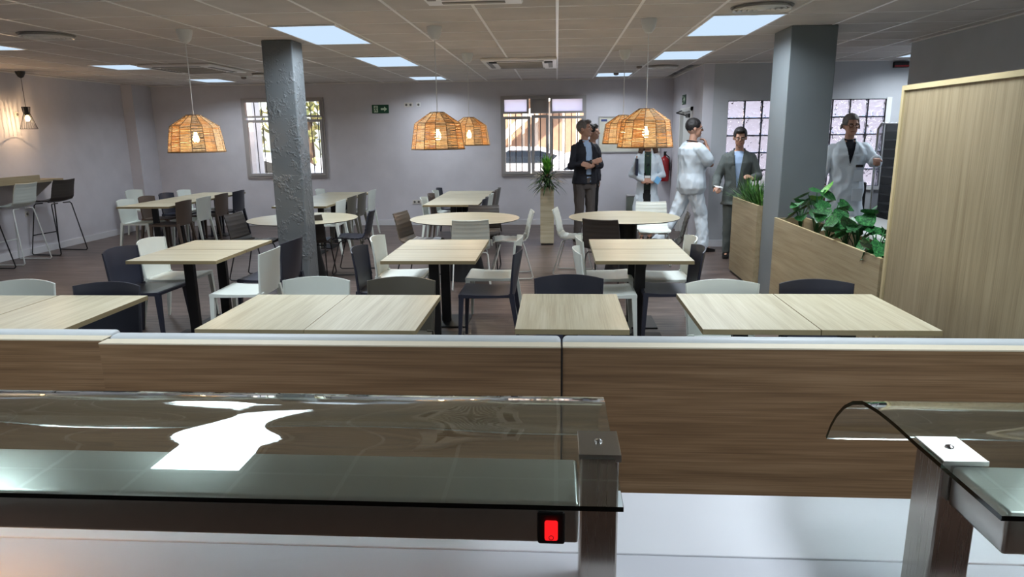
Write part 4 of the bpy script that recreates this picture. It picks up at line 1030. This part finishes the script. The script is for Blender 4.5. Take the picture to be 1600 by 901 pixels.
    if hs == 'quiff': mb.ell(h((0, .055, 1.765)), (.055, .045, .028), H3)
    if hs == 'curly':
        for k in range(26):
            a = k * 2.4; zz = 1.70 + .085 * (k / 26); mb.ell(h((.068 * math.cos(a), -.02 + .078 * math.sin(a), zz)), (.024, .024, .022), H3)
    if hs == 'long':
        for sg in (-1, 1): mb.tube([h((sg * .07, -.01, 1.70)), h((sg * .098, .01, 1.60)), h((sg * .125, .03, 1.50))], [.034, .046, .038], 8)
        mb.tube([h((0, -.07, 1.70)), h((0, -.085, 1.58)), h((0, -.07, 1.48))], [.06, .075, .05], 10)
    if hs == 'side':
        for sg in (-1, 1): mb.ell(h((sg * .082, -.02, 1.64)), (.02, .035, .05), H3)
    inv = HM.inverted()
    def hc(c):
        q = inv @ c
        if hs == 'long' and q.z < 1.66: return abs(q.x) < .055 and q.y > .02
        return (q.y > .052 and q.z < 1.735) or (q.y > .0 and q.z < 1.675) or q.z < 1.60 + (.03 if q.y > -.05 else 0)
    fin('hair', remesh(mb, .008, 2, .004, 40, 3, None if hs == 'long0' else hc), M[P_.get('haircol', 'hair_dark')], body, .003)
    # trousers / dress
    low = P_.get('lower', 'trousers')
    mb = MB()
    if low == 'trousers':
        torso(mb, .010, .80, 1.02)
        for a in 'RL': limb(mb, [J['hip' + a] + Vector((0, 0, -.02)), J['kn' + a], J['an' + a] + Vector((0, 0, .01))], (.098 + P_.get('baggy', 0) * .5, .070 + P_.get('baggy', 0), .062 + P_.get('baggy', 0)))
        fin('trousers', remesh(mb, .010, 3, .016 if P_.get('baggy') else .009, 10, 5), M[P_['lowcol']])
    else:
        torso(mb, .006, .50, 1.47, .0, female)
        fin('dress', remesh(mb, .010, 3, .004, 8, 2), M[P_['lowcol']])
    if P_.get('belt'):
        bl = MB(); bl.rings([ering(0, 0, z, .181, .128) for z in (.985, 1.015)]); o = bl.obj('belt', M['shoe'], root); o.data.transform(Matrix.Scale(s_, 4))
    for a in 'RL':
        mb = MB(); an = J['an' + a]; fz = Vector((an.x, an.y, 0)); tip = P_.get('toe' + a, .17); pt = P_.get('ft' + a, 0)
        rs = []
        for y, w_, z0, z1 in ((-.075, .028, .0, .05), (-.05, .040, 0, .085), (.02, .040, 0, .085), (.09, .046, 0, .055), (.14, .044, 0, .045), (.185, .024, .0, .03)):
            rs.append([(fz.x + u * w_, fz.y + y, an.z - .085 + (z0 if v < 0 else z1)) for u, v in ((-1, -1), (1, -1), (1, .2), (.6, 1), (-.6, 1), (-1, .2))])
        mb.rings(rs); o = mb.obj('shoe', M[P_.get('shoecol', 'shoe')], root, True); o.data.transform(Matrix.Scale(s_, 4))
    # shirt
    if P_.get('shirt'):
        mb = MB(); torso(mb, .009, .88, 1.50, 0, female); mb.tube([(0, -.012, 1.46), (0, .0, 1.525)], [.072, .060], 14)
        fin('shirt', remesh(mb, .009, 2, .002, 12), M[P_['shirt']])
    # outer garment
    if P_.get('outer'):
        O = P_['outer']; mb = MB(); torso(mb, O.get('grow', .022), O['hem'], 1.50 if not O.get('crew') else 1.49, O.get('flare', .01), female)
        if not O.get('crew'): mb.tube([(0, -.02, 1.44), (0, -.018, 1.525)], [.085, .078], 16)
        slv = O.get('sleeve', 1.0); sr = O.get('sr', .016)
        for a in 'RL':
            S_, E2, W2_ = J['sh' + a], J['el' + a], J['wr' + a]
            if slv >= 1:
                wq = W2_ + (E2 - W2_).normalized() * .025; limb(mb, [S_ + Vector((-.012 * (1 if S_.x > 0 else -1), 0, -.012)), E2, wq], (.050 + sr, .044 + sr, .036 + sr * .8))
            else:
                limb(mb, [S_, S_ + (E2 - S_) * slv], (.058 + sr, .054 + sr))
        V = O.get('v')
        cut = None
        if V:
            zb, zt, wt, wb = V   # bottom z, top z, half width at top, at bottom
            def cut(c):
                if c.y < .02 or c.z < zb or c.z > 1.56: return False
                t = min(1, (c.z - zb) / (zt - zb)); return abs(c.x - O.get('vx', 0)) < wb + (wt - wb) * t and c.y > .05 - .03 * t and c.z < 1.56
        fin(O['name'], remesh(mb, .010, 3, O.get('wr', .006) * 1.7, O.get('ws', 9), O.get('seed', 1), cut), M[O['col']], root, .004)
        if O.get('lapel'):
            for sg in (-1, 1):
                mb = MB(); zb, zt, wt, wb = V
                mb.rings([[Vector((sg * (wb + (wt - wb) * t + dx), (.145 if t < .7 else .145 - (t - .7) * .16) + dy, zb + (zt - zb) * t)) for dx, dy in ((-.004, 0), (.040 * math.sin(min(1, t * 1.25 + .05) * PI * .8) + .006, -.006), (.03 * math.sin(min(1, t * 1.2) * PI * .8), -.016), (-.004, -.01))] for t in (0, .15, .35, .55, .75, .9, 1.0)])
                o = mb.obj('lapel', M[O['col']], root, True); o.data.transform(Matrix.Scale(s_, 4))
    def extra(name, mb, mat, smooth=False):
        o = mb.obj(name, mat, root, smooth); o.data.transform(Matrix.Scale(s_, 4)); return o
    return root, extra, J
# 1 man with crossed arms
r, ex, J = person('man in a navy jacket and grey trousers standing with crossed arms', (.44, 11.1, 0), R(-62), 1.885, dict(
    J=dict(elR=(.245, .04, 1.15), wrR=(-.02, .215, 1.20), elL=(-.245, .04, 1.15), wrL=(.03, .235, 1.14), anR=(.11, -.02, .085), anL=(-.11, .04, .085)),
    hdR=(-1, .25, .28), hdL=(1, .1, .30), huR=(0, 1, 0), huL=(0, 1, 0), curlR=.5, curlL=.3, head=(R(38), R(3)), hair='quiff', haircol='hair_grey', skin='skin2', lower='trousers', lowcol='grey_trousers', belt=True,
    shirt='shirt', outer=dict(name='jacket', col='navy_cloth', hem=.86, v=(.90, 1.46, .062, .035), flare=.02, grow=.024, lapel=False, wr=.005)))
mb = MB(); mb.rings([ering(-.0, .0, 0, .03, .03, 12) for z in (0,)] * 2) if False else None
w_ = MB(); w_.tube([J['wrR'] + Vector((.028, -.003, 0)), J['wrR'] + Vector((.048, -.008, 0))], .036, 12); ex('watch', w_, M['shoe'])
# 2 man behind
person('dark-haired man half hidden behind the man in the navy jacket', (.62, 12.15, 0), R(-12), 1.83, dict(hair='curly', haircol='hair_dark', skin='skin2', head=(R(-5), 0), lower='trousers', lowcol='black_cloth', outer=dict(name='sweater', col='navy_cloth', hem=.88, crew=True)))
# 3 woman
r, ex, J = person('woman in an open white coat with hands clasped, head behind the lamp', (1.43, 11.1, 0), R(-96), 1.665, dict(female=True,
    J=dict(shR=(.16, 0, 1.415), shL=(-.16, 0, 1.415), elR=(.25, .02, 1.14), wrR=(.05, .21, 1.055), elL=(-.25, .02, 1.14), wrL=(-.05, .21, 1.055), anR=(.07, 0, .085), anL=(-.07, 0, .085)),
    hdR=(-1, .35, -.1), hdL=(1, .35, -.12), huR=(0, 1, .2), huL=(0, 1, .2), curlR=.6, curlL=.6, head=(R(8), R(-6)), hair='long', haircol='hair_brown', skin='skin2', lower='dress', lowcol='black_cloth', shirt='green_cloth',
    outer=dict(name='white_coat', col='white_cloth', hem=.52, v=(.50, 1.44, .055, .062), flare=.05, grow=.026, wr=.007, lapel=False)))
mb = MB(); mb.tube([(-.05, .06, 1.49), (-.055, .125, 1.35), (-.015, .155, 1.14)], .004, 5).tube([(.05, .06, 1.49), (.055, .125, 1.35), (.015, .155, 1.14)], .004, 5); ex('lanyard', mb, M['leaf'])
mb = MB(); mb.box(-.045, .045, .195, .20, 1.09, 1.13); ex('white_card', mb, M['paper'])
mb = MB(); mb.tube([(.055 * math.cos(a), -.005 + .085 * math.sin(a) , 1.475 - .03 * math.sin(a)) for a in (PI * q / 10 for q in range(11))], .004, 5); ex('necklace', mb, M['gold'])
tag(MB().box(-.02, .01, -.09, .09, -.13, .13, .004).obj('notebook', plain('navy_notebook', (28, 34, 58), .5), None, False, (1.245, 10.93, 1.19)), 'dark blue notebook held under the arm of the woman in the white coat', 'notebook')
mb = MB(); mb.box(-.045, .045, -.006, .006, -.05, .05, .003)
o = tag(mb.obj('face_mask', M['mask'], None, False, (1.565, 10.90, .985)), 'light blue face mask hanging from the hand of the woman in the white coat', 'mask'); o.rotation_euler = (0, R(35), 0)
# 4 man in white scrubs
r, ex, J = person('man in white scrubs stepping right with a hand at his mouth', (1.95, 10.20, 0), R(16), 1.87, dict(
    J=dict(shR=(.178, -.01, 1.405), elR=(.23, .16, 1.20), wrR=(.08, .17, 1.43), elL=(-.22, .10, 1.15), wrL=(-.10, .17, 1.02), knR=(.10, .12, .50), anR=(.18, .12, .085), hipL=(-.085, -.02, .90), knL=(-.10, -.17, .50), anL=(-.02, -.48, .13)),
    hdR=(-.35, -.25, 1), huR=(.3, .9, .3), curlR=.8, head=(R(-14), R(-4)), hair='short', haircol='hair_dark', skin='skin2', lower='trousers', lowcol='white_cloth', baggy=.018, shoecol='shoe',
    outer=dict(name='scrub_top', col='white_cloth', hem=.80, sleeve=.72, sr=.034, grow=.058, flare=.03, crew=True, wr=.0055, ws=8, v=(1.38, 1.50, .05, .0))))
mb = MB(); mb.tube([(.075 * math.cos(a), -.01 + .075 * math.sin(a), 1.505 - .012 * math.sin(a)) for a in (2 * PI * q / 20 for q in range(21))], .008, 5); ex('lanyard', mb, M['navy_cloth'])
mb = MB()
mb.ell((-.002, .040, 1.588), (.050, .040, .030)); ex('beard', mb, M['hair_dark'], True)
# 5 man in grey suit
r, ex, J = person('man in a grey suit and glasses looking down, holding a slip of paper', (2.46, 9.62, 0), R(-106), 1.74, dict(
    J=dict(elR=(.27, .06, 1.13), wrR=(.27, .26, 1.00), elL=(-.27, .05, 1.15), wrL=(-.20, .27, 1.14)),
    hdR=(-.25, 1, -.1), hdL=(.6, .8, .3), huR=(.5, 0, 1), huL=(-.6, 0, .8), curlR=.8, curlL=.7, head=(R(4), R(-14)), headfwd=.03, hair='quiff', haircol='hair_dark', skin='skin2', glasses='gold', lower='trousers', lowcol='grey_suit', shirt='shirt',
    outer=dict(name='suit_jacket', col='grey_suit', hem=.76, v=(1.0, 1.46, .066, .008), flare=.025, grow=.024, wr=.005, lapel=True)))
tag(MB().box(-.06, .06, -.03, .03, -.001, .001).obj('slip_of_paper', M['paper'], None, False, (2.14, 9.32, 1.0)), 'folded slip of paper in the hand of the man in the grey suit', 'paper').rotation_euler = (R(20), R(10), .4)
# 6 doctor
r, ex, J = person('doctor in a long white coat pointing forward in front of the glass blocks', (3.66, 9.05, 0), R(-98), 1.88, dict(
    J=dict(elR=(.27, .02, 1.16), wrR=(.34, .10, .95), shL=(-.18, .0, 1.42), elL=(-.28, .10, 1.25), wrL=(-.22, .34, 1.30)),
    hdR=(.2, .4, -1), hdL=(.2, 1, -.1), huL=(0, 0, 1), curlL=1.1, curlR=.4, head=(R(6), R(-6)), hair='side', haircol='hair_grey', skin='skin2', glasses='dark', lower='trousers', lowcol='black_cloth', shirt='navy_cloth',
    outer=dict(name='white_coat', col='white_cloth', hem=.48, v=(1.22, 1.46, .060, .004), flare=.05, grow=.034, sr=.024, wr=.008, lapel=True)))
mb = MB(); mb.box(-.14, -.06, .150, .154, 1.195, 1.225, .001); ex('name_badge', mb, M['eye'])
mb = MB(); mb.box(-.15, -.05, .152, .157, 1.03, 1.16, .002); ex('chest_pocket', mb, M['white_cloth'])
mb = MB(); mb.box(-.16, -.04, .160, .167, .80, .95, .003); ex('hip_pocket', mb, M['white_cloth'])
